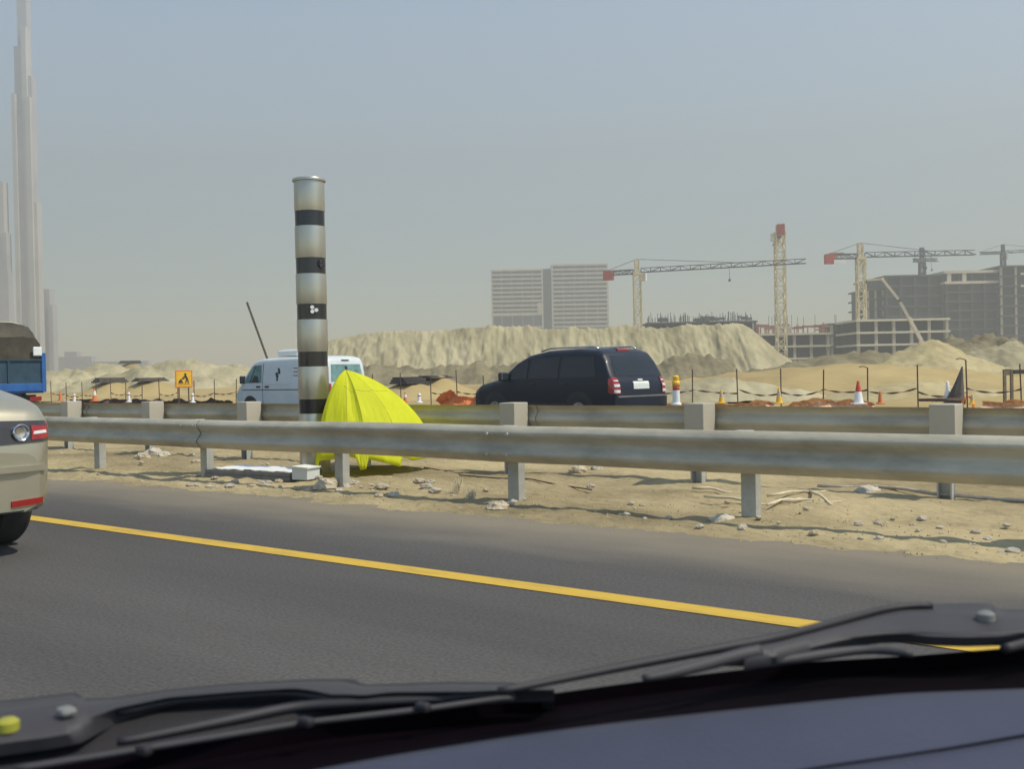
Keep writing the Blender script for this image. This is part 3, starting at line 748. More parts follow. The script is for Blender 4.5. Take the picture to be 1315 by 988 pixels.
# dark slab with white sheets on top and a pale box at its end
pA, pB = verge_pt(262, 614), verge_pt(372, 617)
ang = math.atan2(pB.y - pA.y, pB.x - pA.x); Ls = (pB - pA).length
ux = Vector((math.cos(ang), math.sin(ang), 0)); uy = Vector((-math.sin(ang), math.cos(ang), 0))
slab = thing('panel_stack', 'low dark grey stack of panels with crumpled white sheeting on top, on the sand', 'panels', pA, ang)
for k in range(2):
    MB().box((Ls / 2 + .004 * k, .25, .03 + k * .047), (Ls - .02 * k, .5, .044)).build('panel', M['panelgrey'], slab, bevel=.004)
rows = []
for j in range(9):
    rows.append([(lerp(.12, Ls - .02, i / 30), lerp(.02, .48, j / 8), .106 + .022 * abs(fbm(i * .35, j * .6, 3)) + .003 * math.sin(i)) for i in range(31)])
mb = MB(); mb.grid(rows); o = mb.build('white_sheeting', M['white'], slab, smooth=True)
s_ = o.modifiers.new('thick', 'SOLIDIFY'); s_.thickness = .006
pb = verge_pt(384, 617)
bx = thing('carton', 'pale blue white carton at the right end of the dark panel stack', 'box', pb, ang + .1)
MB().box((0, .12, .062), (.20, .22, .124)).build('carton_body', M['vanwhite'], bx, bevel=.006)
MB().box((0.01, .11, .132), (.215, .23, .012), rot=Matrix.Rotation(.06, 3, 'Y')).build('lid', M['white'], bx)

# bags, sticks, cable
def bag(x, y, sz, label, seed):
    p = verge_pt(x, y); mb = MB(); rows = []
    for i in range(9):
        ph = math.pi * .5 * i / 8; row = []
        for k in range(18):
            a = 2 * math.pi * k / 18
            q = 1 + .25 * fbm(math.cos(a) * 1.5 + seed, math.sin(a) * 1.5, i * .3)
            row.append((math.cos(a) * sz * math.cos(ph) * q * 1.3, math.sin(a) * sz * math.cos(ph) * q * .8, sz * .55 * math.sin(ph) * q - .01))
        rows.append(row)
    mb.grid(rows, closed=True)
    return tag(mb.build('plastic_bag', M['palestone'], loc=p, smooth=True, rz=.4), label, 'bag')
bag(1114, 631, .10, 'crumpled pale plastic bag on the sand beside the white cable', 1)
bag(928, 668, .09, 'crumpled pale plastic bag at the foot of the rightmost near guardrail post', 3)
def path3(pts, dz): return [verge_pt(x, y) + Vector((0, 0, dz)) for x, y in pts]
cab = MB().tube(path3([(1050, 627), (1085, 629), (1125, 628), (1160, 631), (1200, 638), (1240, 641), (1280, 645), (1330, 648)], .02), .014, 8).build('cable', M['palestone'], smooth=True)
tag(cab, 'long white cable snaking across the sand toward the right edge', 'cable')
sticks = [((985, 640), (1062, 632), 'dry pale stick, topmost of the scattered sticks on the sand'), ((905, 641), (985, 650), 'dry pale stick lying left of the rightmost guardrail post'),
          ((1000, 648), (1080, 646), 'dry pale stick lying level in the middle of the scattered sticks'), ((1040, 634), (1072, 652), 'dry pale stick lying steeply across the other sticks'),
          ((985, 652), (1030, 641), 'dry pale short stick tilted at the left of the scattered sticks'), ((890, 630), (940, 634), 'dry pale thin stick behind the near guardrail under the second guardrail')]
for a, b, lb in sticks:
    pts = [verge_pt(lerp(a[0], b[0], k / 5), lerp(a[1], b[1], k / 5) + math.sin(k * 1.9) * 1.0) + Vector((0, 0, .02 + .01 * math.sin(k))) for k in range(6)]
    tag(MB().tube(pts, [.012, .013, .012, .011, .010, .006], 6).build('stick', M['dryreed'], smooth=True), lb, 'stick')
def wire(pts, lb):
    tag(MB().tube(path3(pts, .012), .007, 6).build('wire', M['rust'], smooth=True), lb, 'wire')
wire([(590, 612), (640, 616), (680, 617), (720, 625), (760, 631)], 'thin dark wire on the sand right of the yellow shelter')
wire([(545, 602), (590, 610), (620, 607)], 'short dark wire curling on the sand beside the hem of the yellow shelter')
# dry weeds
def weed(x, y, h, seed, label):
    p = verge_pt(x, y); rw = random.Random(seed); mb = MB()
    for k in range(46):
        a = rw.uniform(0, 6.3); l_ = h * rw.uniform(.4, 1); sp = rw.uniform(.1, .55)
        b0 = Vector((rw.uniform(-.04, .04), rw.uniform(-.04, .04), -.01))
        m1 = b0 + Vector((math.cos(a) * l_ * sp * .5, math.sin(a) * l_ * sp * .5, l_ * .6)); e = b0 + Vector((math.cos(a) * l_ * sp, math.sin(a) * l_ * sp, l_))
        mb.tube([b0, m1, e], [.004, .003, .001], 4, cap=False)
    return tag(mb.build('dry_weed', M['dryreed'], loc=p), label, 'weed')
weed(588, 634, .17, 2, 'dry weed tuft on the sand left of the guardrail post right of the shelter')
weed(604, 640, .10, 5, 'smaller dry weed tuft nearest that guardrail post right of the shelter')

# ------------------------------------------------------------------ site fence along the far road
LF = 31.2
def fx(px):   # t on the fence line seen at image column px
    r = ray(px, 490); k = LF / (r.x * NX + r.y * NY); return (r.x * k) * DX + (r.y * k) * DY
fence = thing('site_fence', 'long low site fence of thin dark posts with sagging tape beyond the far road', 'fence', RP(0, LF, 0), HEAD)
t0f, t1f = fx(1312), fx(62); rf = random.Random(4)
pt = []; t_ = t0f
while t_ < t1f:
    pt.append(t_); t_ += 1.5 + rf.uniform(-.18, .18)
for i, t_ in enumerate(pt):
    p = RP(t_, LF); g = ground_z(p.x, p.y); h = 1.14 + rf.uniform(-.14, .10); lx = rf.uniform(-.05, .05)
    mb = MB().tube([(t_, 0, g - .2), (t_ + lx, rf.uniform(-.04, .04), h)], .021, 6)
    if i in (1, 3): mb.tube([(t_ + lx, 0, h), (t_ + lx + .14, 0, h + .05), (t_ + lx + .26, 0, h + .03)], .014, 6)
    mb.build('post', M['rust'], fence)
for i in range(len(pt) - 1):
    if rf.random() < .25: continue
    a, b = pt[i], pt[i + 1]; rows = []; ha, hb = .36 + rf.uniform(-.08, .08), .36 + rf.uniform(-.08, .08)
    sag = rf.uniform(.02, .14)
    for k in range(13):
        f_ = k / 12; z = lerp(ha, hb, f_) - sag * 4 * f_ * (1 - f_); tw = f_ * 9 + i; wd = .03
        rows.append([(lerp(a, b, f_), .03 * math.sin(tw) + wd * math.sin(tw), z + wd * math.cos(tw)), (lerp(a, b, f_), .03 * math.sin(tw) - wd * math.sin(tw), z - wd * math.cos(tw))])
    mb = MB(); mb.grid(rows); mb.build('tape', M['tape'], fence)
# fallen orange netting in crumpled runs
def net(x0, x1, lat, h, label, seed, m='netting'):
    ta, tb = sorted((fx(x0), fx(x1))); root_t = (ta + tb) / 2; nn = max(8, int((tb - ta) / .16)); mb = MB(); rows = []
    for k in range(nn + 1):
        t_ = lerp(ta, tb, k / nn); p = RP(t_, lat); g = ground_z(p.x, p.y)
        e = h * (.95 + .6 * fbm(t_ * 1.1, seed, 1)) + .05
        rows.append([(t_ - root_t, .16 * math.sin(j * 1.3 + 2 * fbm(t_ * .9, seed, 4)) + .1 * fbm(t_ * 2.3, j, seed), g - .02 + max(.0, e) * j / 5 + .02 * fbm(t_ * 6, j, seed)) for j in range(6)])
    mb.grid(rows); b = RP(root_t, lat)
    return tag(mb.build('safety_netting', M[m], loc=(b.x, b.y, 0), rz=HEAD), label, 'netting')
net(575, 640, 30.6, .55, 'crumpled orange safety netting on the ground left of the dark car', 3, 'orange')
net(862, 1000, 30.7, .30, 'low crumpled orange netting between the two small amber cones', 5)
net(1004, 1125, 30.9, .36, 'crumpled faded orange netting behind the tall red and white cone', 8)
net(92, 300, 31.0, .34, 'long strip of faded dark orange netting along the fence left of the van', 11, 'tape')
net(1262, 1320, 31.0, .30, 'crumpled orange netting at the right edge below the timber posts', 14)

# cones and delineators
def zfix(p): return max(0.0, ground_z(p.x, p.y)) if TL(p)[1] > 28.8 else 0.0
def cone(x, lat, h, label, kind, group='cones and posts along the far road'):
    p = RP(fx(x) * lat / LF, lat); r = ray(x, 490); k = lat / (r.x * NX + r.y * NY); p = Vector((r.x * k, r.y * k, 0)); z = zfix(p)
    nm = {'amber': 'traffic_cone', 'red': 'traffic_cone', 'redwhite': 'traffic_cone', 'orangewhite': 'traffic_cone', 'white': 'delineator_post', 'beacon': 'beacon_post'}[kind]
    root = thing(nm, label, 'traffic cone' if nm == 'traffic_cone' else 'marker post', (p.x, p.y, z), 0, group)
    if nm == 'traffic_cone':
        b_ = h * .22; cb, cs = {'amber': ('conegold', 'palestone'), 'red': ('orange', 'orange'), 'redwhite': ('redpaint', 'white'), 'orangewhite': ('orange', 'white')}[kind]
        MB().box((0, 0, .02), (b_ * 2.6, b_ * 2.6, .04)).build('base', M[cs if kind == 'redwhite' else cb], root, bevel=.01)
        def sec(z0, z1): return [(lerp(b_, .03, z0), h * z0 + .03), (lerp(b_, .03, z1), h * z1 + .03)]
        cuts = [(0, .5, cs), (.5, .97, cb)] if kind == 'redwhite' else ([(0, .45, cb), (.45, .78, cs), (.78, .97, cb)] if kind != 'red' else [(0, .97, cb)])
        for z0, z1, c in cuts: MB().lathe(sec(z0, z1), 20).build('sleeve' if c == cs else 'cone_body', M[c], root, smooth=True, angle=40)
    elif kind == 'white':
        MB().lathe([(.14, 0), (.14, .03), (.07, .06), (.06, h), (.04, h + .03)], 16).build('post_body', M['white'], root, smooth=True, angle=40)
        MB().lathe([(.065, h * .72), (.065, h * .86)], 16).build('reflective_collar', M['redpaint'], root, smooth=True)
    else:
        MB().lathe([(.16, 0), (.16, .04), (.12, .07), (.11, h * .50)], 18).build('lower_sleeve', M['white'], root, smooth=True, angle=40)
        MB().lathe([(.11, h * .50), (.11, h * .64)], 18).build('middle_sleeve', M['redpaint'], root, smooth=True)
        MB().lathe([(.12, h * .64), (.12, h * .82)], 18).build('upper_sleeve', M['conegold'], root, smooth=True)
        MB().lathe([(.09, h * .82), (.10, h * .84), (.10, h * .96), (.06, h)], 18).build('lamp', M['conegold'], root, smooth=True, angle=40)
    return root
cone(868, 28.9, .92, 'amber, red and white beacon post beside the rear of the dark car', 'beacon')
cone(926, 30.2, .40, 'small amber cone, nearer to the dark car of the two amber cones', 'amber')
cone(1000, 30.2, .46, 'small amber cone below the white crane mast', 'amber')
cone(1102, 30.0, .66, 'tall cone with a red top and a white foot', 'redwhite')
cone(1130, 30.0, .34, 'small plain orange cone right of the tall red and white cone', 'red')
cone(1248, 30.0, .24, 'small amber cone at the foot of the dark leaning tarpaulin spike', 'amber')
cone(121, 30.2, .66, 'orange and white cone left of the yellow roadworks sign', 'orangewhite')
cone(95, 29.6, .40, 'white marker post, leftmost beside the blue truck', 'white')
cone(165, 29.4, .46, 'white marker post between the orange cone and the roadworks sign', 'white')
cone(247, 29.2, .40, 'white marker post just below the yellow roadworks sign', 'white')
cone(77, 31.0, .5, 'plain orange cone nearest the blue truck', 'red')
cone(520, 30.2, .38, 'orange and white cone right of the yellow shelter', 'orangewhite')
cone(538, 30.0, .34, 'white marker post right of the yellow shelter', 'white')

# roadworks sign
sp = at(236, 489, 49.0); sg = thing('roadworks_sign', 'square yellow roadworks sign with an orange border and a black digging figure', 'sign', (sp.x, sp.y, ground_z(sp.x, sp.y)), math.atan2(sp.y, sp.x) - R(90) + R(14))
zs = at(236, 487, 49.0).z - ground_z(sp.x, sp.y)
hs = .375
MB().box((0, 0, zs), (hs * 2 + .05, .02, hs * 2 + .07)).build('border', M['orange'], sg, bevel=.01)
MB().box((0, -.013, zs), (hs * 2 - .07, .01, hs * 2 - .05)).build('panel', M['signyellow'], sg)
for s_ in (-.22, .22): MB().box((s_, .035, (zs - .2) / 2), (.05, .05, zs + .4)).build('post', M['rust'], sg)
mb = MB(); yq = -.0195
def fl(pts, d=.006): mb.prism([(x, yq, zs + z) for x, z in pts], (0, -d, 0))
fl([(-.27, -.19), (-.02, -.19), (-.10, -.06), (-.16, -.0), (-.21, -.07)])                       # heap
fl([(.07 + .05 * math.cos(a * .7), .225 + .05 * math.sin(a * .7)) for a in range(9)])           # head
fl([(.02, .17), (.12, .17), (.19, .02), (.12, -.02), (.07, .06)])                               # torso
fl([(.12, -.02), (.19, .02), (.24, -.19), (.18, -.19), (.15, -.06)])                            # leg
fl([(.10, -.01), (.16, -.03), (.12, -.12), (.10, -.19), (.05, -.19), (.07, -.10)])              # leg
fl([(.03, .15), (.07, .11), (-.06, .01), (-.09, .04)])                                          # arm
fl([(.14, .10), (.16, .07), (-.15, -.06), (-.16, -.03)])                                        # shovel
fl([(-.27, -.255), (.27, -.255), (.27, -.235), (-.27, -.235)])
mb.build('digging_figure', M['black'], sg)

# clutter on the right: leaning tarpaulin spike, log, timber posts
pS = at(1226, 508, 31.5); pS.z = ground_z(pS.x, pS.y)
mb = MB(); rows = []
tip = at(1235.5, 471, 31.6) - pS
for i in range(15):
    f_ = i / 14; c = Vector((0, 0, 0)).lerp(tip, f_); rad = lerp(.30, .02, f_ ** .75)
    rows.append([(c.x + math.cos(a) * rad * (1 + .22 * math.sin(a * 3 + i * .2)), c.y + math.sin(a) * rad * (1 + .2 * math.sin(a * 4)), c.z) for a in [2 * math.pi * k / 20 for k in range(20)]])
mb.grid(rows, closed=True); tag(mb.build('tarpaulin_spike', M['darkwood'], loc=pS, smooth=True), 'dark furled tarpaulin standing as a leaning pointed spike by the fence', 'tarpaulin')
pa, pb = at(1178, 514, 31), at(1240, 516, 30.4)
tag(MB().tube([pa, pa.lerp(pb, .5) + Vector((0, 0, .03)), pb], [.04, .055, .08], 12).build('log', M['rust'], smooth=True), 'long brown log lying below the dark tarpaulin spike', 'log')
pr = at(1243, 514, 30.3)
tag(MB().tube([(.16 * math.cos(R(a)) , .05 * math.sin(R(2 * a)), (.20 * math.sin(R(a)) + .16)) for a in range(-60, 241, 15)], .04, 8).build('orange_hose_loop', M['orange'], loc=(pr.x, pr.y, ground_z(pr.x, pr.y)), smooth=True), 'loop of orange hose at the right end of the brown log', 'hose')
pw = at(1217, 507, 31.8); tag(MB().lathe([(.11, 0), (.12, .05), (.10, .30), (.05, .40), (.05, .62), (.02, .66)], 16).build('white_canister', M['white'], loc=(pw.x, pw.y, ground_z(pw.x, pw.y)), smooth=True), 'slim white canister standing left of the dark tarpaulin spike', 'canister')
pg = at(1295, 520, 29.8); gz_ = ground_z(pg.x, pg.y)
tf = thing('timber_frame', 'rough timber post frame with a dark beam at the right edge', 'timber frame', (pg.x, pg.y, gz_), 0)
for x in (-.10, .10): MB().box((x, 0, .5), (.07, .08, 1.15)).build('timber_post', M['wood'], tf)
MB().box((0, 0, 1.0), (.14, .06, .18)).build('board', M['wood'], tf)
MB().box((.55, .05, 1.0), (.75, .12, .12)).build('beam', M['darkwood'], tf)
MB().box((.65, .05, .45), (.07, .07, 1.0)).build('timber_post', M['wood'], tf)
# ------------------------------------------------------------------ heaps and dunes
def heightfield(name, x0, x1, y0, y1, nx, ny, fn, m, smooth=True):
    mb = MB(); cx_, cy_ = (x0 + x1) / 2, (y0 + y1) / 2
    mb.grid([[(lerp(x0, x1, i / nx) - cx_, lerp(y0, y1, j / ny) - cy_, fn(lerp(x0, x1, i / nx), lerp(y0, y1, j / ny))) for i in range(nx + 1)] for j in range(ny + 1)])
    return mb.build(name, m, loc=(cx_, cy_, 0), smooth=smooth)
# low plank piles on the site
def planks(x0, x1, y, depth, th, label, m='darkwood'):
    a, b = at(x0, y, depth), at(x1, y - 1, depth + 1.5); c = (a + b) / 2; g = ground_z(c.x, c.y); top = max(.35, c.z - g); wdt = (b - a).length
    root = thing('plank_pile', label, 'planks', (c.x, c.y, g), math.atan2(b.y - a.y, b.x - a.x))
    for k in range(3): MB().box((.05 * k - .05, .1 * k, top - th * .5 + (k - 1) * th * .36), (wdt * (1 - .07 * k), 1.0 - .2 * k, th * .34)).build('plank', M[m], root)
    hh = top - th; hx = wdt * 1.1
    def fn(x, y):
        r2 = ((x - c.x) / hx) ** 2 + ((y - c.y) / 1.6) ** 2
        return g - .12 + (hh + .17) * math.exp(-r2 * 1.1) + .10 * fbm(x * 1.1, y * 1.1, px0) * math.exp(-r2)
    px0 = x0 * .1
    tag(heightfield('sand_mound', c.x - hx * 1.7, c.x + hx * 1.7, c.y - 3.4, c.y + 3.4, 44, 30, fn, M['sandfar']), 'low sand mound under the ' + label, 'sand heap')
planks(123, 161, 486, 66, .30, 'thick dark planks midway between blue truck and roadworks sign')
planks(174, 213, 486, 66, .22, 'thin dark planks nearest the roadworks sign')
planks(512, 541, 485, 48, .30, 'short grey planks right of the yellow shelter', 'wipergrey')
planks(545, 575, 483, 50, .13, 'thin dark planks left of the dark car')
planks(152, 182, 464, 190, .5, 'distant dark planks on top of the pale dunes')

DB = 100.0
crest = [(372, 480), (392, 452), (425, 433), (445, 428), (470, 425), (495, 421), (520, 421), (560, 421), (600, 417), (640, 414), (680, 415.5), (700, 417), (720, 419), (745, 416), (770, 418), (800, 415), (815, 414), (830, 417.5), (860, 417), (885, 413), (915, 413), (938, 410.5), (955, 411), (965, 417), (980, 429), (1000, 447), (1030, 467), (1050, 480)]
def berm(x, y):
    px = x / DB * F + CX
    zc_b = at(px, interp(crest, px), DB).z
    loose = sstep(925, 965, px)
    d = y - DB
    toe = 8.5
    wob = 1.6 * fbm(x * .10, 3.3, 1) * (1 - loose)
    g = noise.noise(Vector((x * .75 + .5 * fbm(x * .3, y * .3, 2), y * .10, 4.4)))
    g2 = noise.noise(Vector((x * 1.9, y * .3, 9.1)))
    gul = (.55 * abs(g) + .22 * abs(g2)) * (1 - loose * .85)
    if d < 0:
        f_ = max(0, 1 + (d + wob * min(1, -d / 4)) / toe)
        prof = f_ ** 1.15 if loose < .5 else f_
        z = zc_b * prof - gul * 4 * f_ * (1 - f_) * 1.2
    elif d < 5: z = zc_b - .05 * d
    else: z = (zc_b - .25) * max(0, 1 - (d - 5) / 8)
    z += (.20 * fbm(x * .8, y * .8, 6) + .15 * fbm(x * 2.2 + y * .5, y * 1.2, 2) + .07 * fbm(x * 5.5, y * 3, 8)) * (1 - .8 * loose) * min(1, max(0, z) / 1.5)
    return z - .35
tag(heightfield('sand_ridge', gx(372, DB), gx(1050, DB), DB - 9, DB + 13, 460, 90, berm, M['heap']), 'long pale ridge of dumped sand with gullied face behind the dark car', 'sand heap')
def lowsoil(x, y):
    px = x / 88.0 * F + CX
    env = sstep(425, 470, px) * (1 - sstep(930, 985, px))
    h = (2.0 + .8 * fbm(x * .22, 1, 1) + .35 * fbm(x * .9, 5, 2) + .2 * sstep(620, 900, px)) * env
    d = abs(y - 90.5) / 4.4
    return h * max(0, 1 - d) ** .8 + (.16 * fbm(x * 1.6, y * 1.6, 3) + .08 * fbm(x * 4, y * 4, 3)) * env - .25
tag(heightfield('soil_bank', gx(420, 88), gx(990, 88), 86, 95, 240, 36, lowsoil, M['soil']), 'low dark brown lumpy soil bank along the foot of the pale sand ridge', 'soil heap')
def conepile(cx_, cy_, h, rad, sx=1.0, rough=.25, seed=1, power=1.0):
    def fn(x, y):
        r_ = math.hypot((x - cx_) / sx, y - cy_) / rad
        a = math.atan2(y - cy_, x - cx_)
        r_ *= 1 + .10 * math.sin(a * 2 + seed) + .06 * fbm(math.cos(a) * 2, math.sin(a) * 2, seed)
        z = h * (1 - math.sqrt(r_ * r_ + .0016) ** power) if r_ < 1.15 else -.6
        return max(z, -.6) + rough * (fbm(x * .5, y * .5, seed) * .8 + .35 * fbm(x * 2.1, y * 2.1, seed + 2)) * min(1, max(.0, z + .5))
    return fn
def pile(px, py, depth, rad, sx, name, label, m, rough, seed, power=1.0, n=70):
    p = at(px, py, depth)
    return tag(heightfield(name, p.x - rad * sx * 1.15, p.x + rad * sx * 1.15, depth - rad * 1.15, depth + rad * 1.15, n, n, conepile(p.x, depth, p.z, rad, sx, rough, seed, power), M[m]), label, 'sand heap' if m != 'soil' else 'soil heap')
pile(1193, 433, 60, 6.0, 1.0, 'sand_pile', 'conical tan sand pile below the white pump boom', 'heapsmooth', .26, 2, .9, 110)
pile(1110, 452, 78, 7.0, 1.5, 'soil_pile', 'low dark soil pile left of the conical sand pile', 'soil', .45, 5, 1.2, 90)
pile(1255, 432, 84, 7.0, 1.7, 'soil_pile', 'rugged dark soil pile behind and right of the conical sand pile', 'soil', .8, 8, 1.3, 110)
pile(1300, 440, 74, 5.5, 1.2, 'sand_pile', 'lumpy pale sand pile at the right edge', 'heap', .5, 11, 1.2, 80)
pile(1085, 468, 52, 6.5, 1.9, 'sand_pile', 'broad low sand pile left of the conical sand pile', 'sandfar', .2, 13, 1.4, 80)
pile(1165, 489, 36, 2.1, 1.5, 'sand_pile', 'small pale sand pile behind the fence below the conical sand pile', 'heapsmooth', .2, 15, 1.3, 60)
pile(1262, 500, 33, 1.1, 1.5, 'sand_pile', 'smallest pale sand pile beside the dark tarpaulin spike', 'heapsmooth', .12, 17, 1.3, 50)
pile(925, 486, 40, 2.4, 1.6, 'sand_pile', 'low pale sand pile behind the beacon post', 'heap', .25, 19, 1.3, 60)
for px, py, dp, rad, sx, sd_, lb in ((235, 463, 110, 5.5, 1.9, 23, 'pale dune mound above the yellow roadworks sign'), (135, 468, 115, 5.0, 1.9, 27, 'pale dune mound right of the blue truck'),
                                     (300, 470, 120, 5.0, 2.0, 31, 'pale dune mound behind the front of the white van'), (185, 473, 95, 3.6, 2.2, 37, 'low pale dune mound between two taller dune mounds'), (82, 474, 100, 4.0, 1.6, 41, 'low pale dune mound just beside the blue truck')):
    pile(px, py, dp, rad, sx, 'dune_mound', lb, 'heap', .5, sd_, 1.4, 70)

# ------------------------------------------------------------------ construction buildings
def frame_building(label, name, x0, x1, depth, y_top, floor_h, dep, bay, slabm, colm, corem, z_base=-.2, yaw=0.0, slab_t=.45, core_inset=1.2, overhang=.4, top_open=True):
    a, b = at(x0, y_top, depth), at(x1, y_top, depth); H = (a.z + b.z) / 2; wd = b.x - a.x
    root = thing(name, label, 'building', (a.x, depth, 0), yaw)
    nf = max(1, round(H / floor_h)); fh = H / nf
    for k in range(1, nf + 1):
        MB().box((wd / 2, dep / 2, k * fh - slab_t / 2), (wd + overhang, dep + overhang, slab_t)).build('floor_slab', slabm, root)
    nb = max(1, round(wd / bay))
    for i in range(nb + 1):
        x = lerp(.5, wd - .5, i / nb)
        MB().box((x, .45, H / 2 - .3), (.7, .7, H)).build('column', colm, root)
    MB().box((wd / 2, dep / 2 + core_inset / 2, H / 2 - .4), (wd - 1.6, dep - core_inset * 2, H)).build('shaded_core', corem, root)  # solid core coloured dark for the shade inside the open floors
    return root, wd, H, fh
# low concrete frame behind the sand ridge
DA = 280
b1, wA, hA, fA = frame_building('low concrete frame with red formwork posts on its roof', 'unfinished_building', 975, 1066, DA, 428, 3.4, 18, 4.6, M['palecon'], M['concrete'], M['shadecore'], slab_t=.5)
rr = random.Random(12)
def stick(nm, m, par, c, sz): return MB().box(c, sz).build(nm, m, par)
for k in range(42):
    x = rr.uniform(0, wA); y = rr.uniform(.3, 6); h = rr.uniform(1.2, 2.9); stick('formwork_post', M['formred'], b1, (x, y, hA + h / 2), (.16, .16, h))
for k in range(12): stick('formwork_panel', M['formred'], b1, (rr.uniform(1, wA - 1), rr.uniform(.5, 4), hA + rr.uniform(.8, 2.4)), (rr.uniform(1.5, 4), .12, rr.uniform(.2, .7)))
for k in range(14): stick('rebar', M['cranedark'], b1, (rr.uniform(0, wA + 3), rr.uniform(.3, 6), hA + 2.4), (.09, .09, rr.uniform(3.5, 6)))
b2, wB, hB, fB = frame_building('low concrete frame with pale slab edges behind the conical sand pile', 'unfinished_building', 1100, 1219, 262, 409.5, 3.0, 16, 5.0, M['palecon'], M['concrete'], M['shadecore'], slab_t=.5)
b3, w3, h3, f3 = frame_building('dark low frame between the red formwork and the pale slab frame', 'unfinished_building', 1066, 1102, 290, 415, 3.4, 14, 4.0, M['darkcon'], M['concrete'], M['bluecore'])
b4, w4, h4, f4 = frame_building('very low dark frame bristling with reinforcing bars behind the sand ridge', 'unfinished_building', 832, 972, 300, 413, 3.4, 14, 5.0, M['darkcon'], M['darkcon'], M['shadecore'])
for k in range(96):
    h = rr.uniform(.9, 3.0); x = rr.choice(range(0, int(w4), 1)) + rr.uniform(-.25, .25); stick('rebar', M['cranedark'], b4, (x, rr.uniform(.3, 9), h4 + h / 2), (.14, .14, h))
for k in range(14): stick('formwork_panel', M['cranedark'], b4, (rr.uniform(1, w4 - 1), rr.uniform(.5, 6), h4 + rr.uniform(.3, 1.2)), (rr.uniform(1.5, 4), .2, rr.uniform(.3, .9)))
# large dark unfinished block on the right
DBk = 370
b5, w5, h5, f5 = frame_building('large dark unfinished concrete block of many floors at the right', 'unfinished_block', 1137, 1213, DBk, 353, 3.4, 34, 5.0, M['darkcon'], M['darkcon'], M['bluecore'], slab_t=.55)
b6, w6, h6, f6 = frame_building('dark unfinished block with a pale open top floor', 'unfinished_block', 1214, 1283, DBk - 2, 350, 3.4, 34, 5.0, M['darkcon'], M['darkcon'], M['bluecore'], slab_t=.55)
MB().box((w6 / 2, 17, h6 + .25), (w6 + .9, 35, .9)).build('pale_roof_slab', M['palecon'], b6)
MB().box((w6 / 2, 17, h6 - f6 - .2), (w6 + .9, 35.2, .9)).build('pale_floor_slab', M['palecon'], b6)
for x in (1.2, 6.5): MB().box((x, -.1, h6 - f6 / 2), (1.4, .5, f6)).build('pale_column', M['palecon'], b6)
b7, w7, h7, f7 = frame_building('tallest dark unfinished block running out of view at the right edge', 'unfinished_block', 1284, 1400, DBk - 5, 340, 3.4, 34, 5.0, M['darkcon'], M['concrete'], M['bluecore'], slab_t=.55)
for k in range(2): MB().box((6.5 + 3, -.22, h7 - 3.0 - k * 4.2), (5, .4, .7)).build('pale_beam', M['palecon'], b7)
b8, w8, h8, f8 = frame_building('lower dark wing at the left end of the unfinished block', 'unfinished_block', 1113, 1136, DBk + 4, 371, 3.4, 20, 3.2, M['darkcon'], M['concrete'], M['bluecore'], slab_t=.5)
# striped twin apartment blocks
def striped(label, x0, x1, y_top, depth, gaps):
    a, b = at(x0, y_top, depth), at(x1, y_top, depth); H = (a.z + b.z) / 2; wd = b.x - a.x
    root = thing('apartment_block', label, 'building', (a.x, depth, 0))
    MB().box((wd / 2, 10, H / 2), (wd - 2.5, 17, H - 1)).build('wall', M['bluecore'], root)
    fh = 3.35; n = int(H / fh)
    for k in range(n + 1):
        if k in gaps: continue
        MB().box((wd / 2, 10, H - k * fh), (wd, 20, 1.25 if (k + 1) not in gaps else 2.1)).build('balcony_band', M['palecon'], root)
    for x in (.6, wd - .6): MB().box((x, .9, H / 2), (1.0, 1.4, H)).build('end_pier', M['palecon'], root)
    for i in range(1, 5): MB().box((wd * i / 5, .35, H / 2), (.5, .5, H)).build('pier', M['concrete'], root)
    return root, wd, H
k1, w1_, h1_ = striped('left of two pale striped apartment blocks in the haze behind the sand ridge', 630, 697, 347, 800, {11, 12})
k2, w2_, h2_ = striped('right of two pale striped apartment blocks in the haze behind the sand ridge', 708, 781, 340, 800, {16, 17})
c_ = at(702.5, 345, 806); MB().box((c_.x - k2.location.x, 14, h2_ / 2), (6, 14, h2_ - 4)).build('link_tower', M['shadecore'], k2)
MB().box((w1_ - 3, -.3, h1_ * .62), (3.2, .6, 9)).build('pale_panel', M['palecon'], k1)

# far towers in the haze on the left
def fartower(label, parts, depth, name='skyscraper'):
    cx_ = at((parts[0][0] + parts[0][1]) / 2, 480, depth)
    root = thing(name, label, 'tower', (cx_.x, depth, 0))
    for i, (x0, x1, yt, m, dy, nm) in enumerate(parts):
        a, b = at(x0, yt, depth), at(x1, yt, depth)
        MB().box(((a.x + b.x) / 2 - cx_.x, dy * .6, a.z / 2), (b.x - a.x, 8, a.z)).build(nm, M[m], root)
    return root
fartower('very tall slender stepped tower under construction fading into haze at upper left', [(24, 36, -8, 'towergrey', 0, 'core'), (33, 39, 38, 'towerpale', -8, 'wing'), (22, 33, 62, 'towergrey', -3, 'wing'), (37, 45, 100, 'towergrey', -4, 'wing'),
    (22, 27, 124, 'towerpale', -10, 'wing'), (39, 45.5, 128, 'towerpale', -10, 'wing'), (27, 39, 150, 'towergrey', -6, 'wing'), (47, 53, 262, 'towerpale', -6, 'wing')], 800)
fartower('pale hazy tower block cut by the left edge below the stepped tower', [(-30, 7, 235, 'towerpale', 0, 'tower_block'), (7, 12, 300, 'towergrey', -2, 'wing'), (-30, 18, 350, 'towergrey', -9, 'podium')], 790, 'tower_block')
fartower('faint low hazy tower block right of the stepped tower', [(56, 66, 372, 'towergrey', 0, 'tower_block'), (66, 72, 392, 'towergrey', -4, 'wing')], 812, 'tower_block')
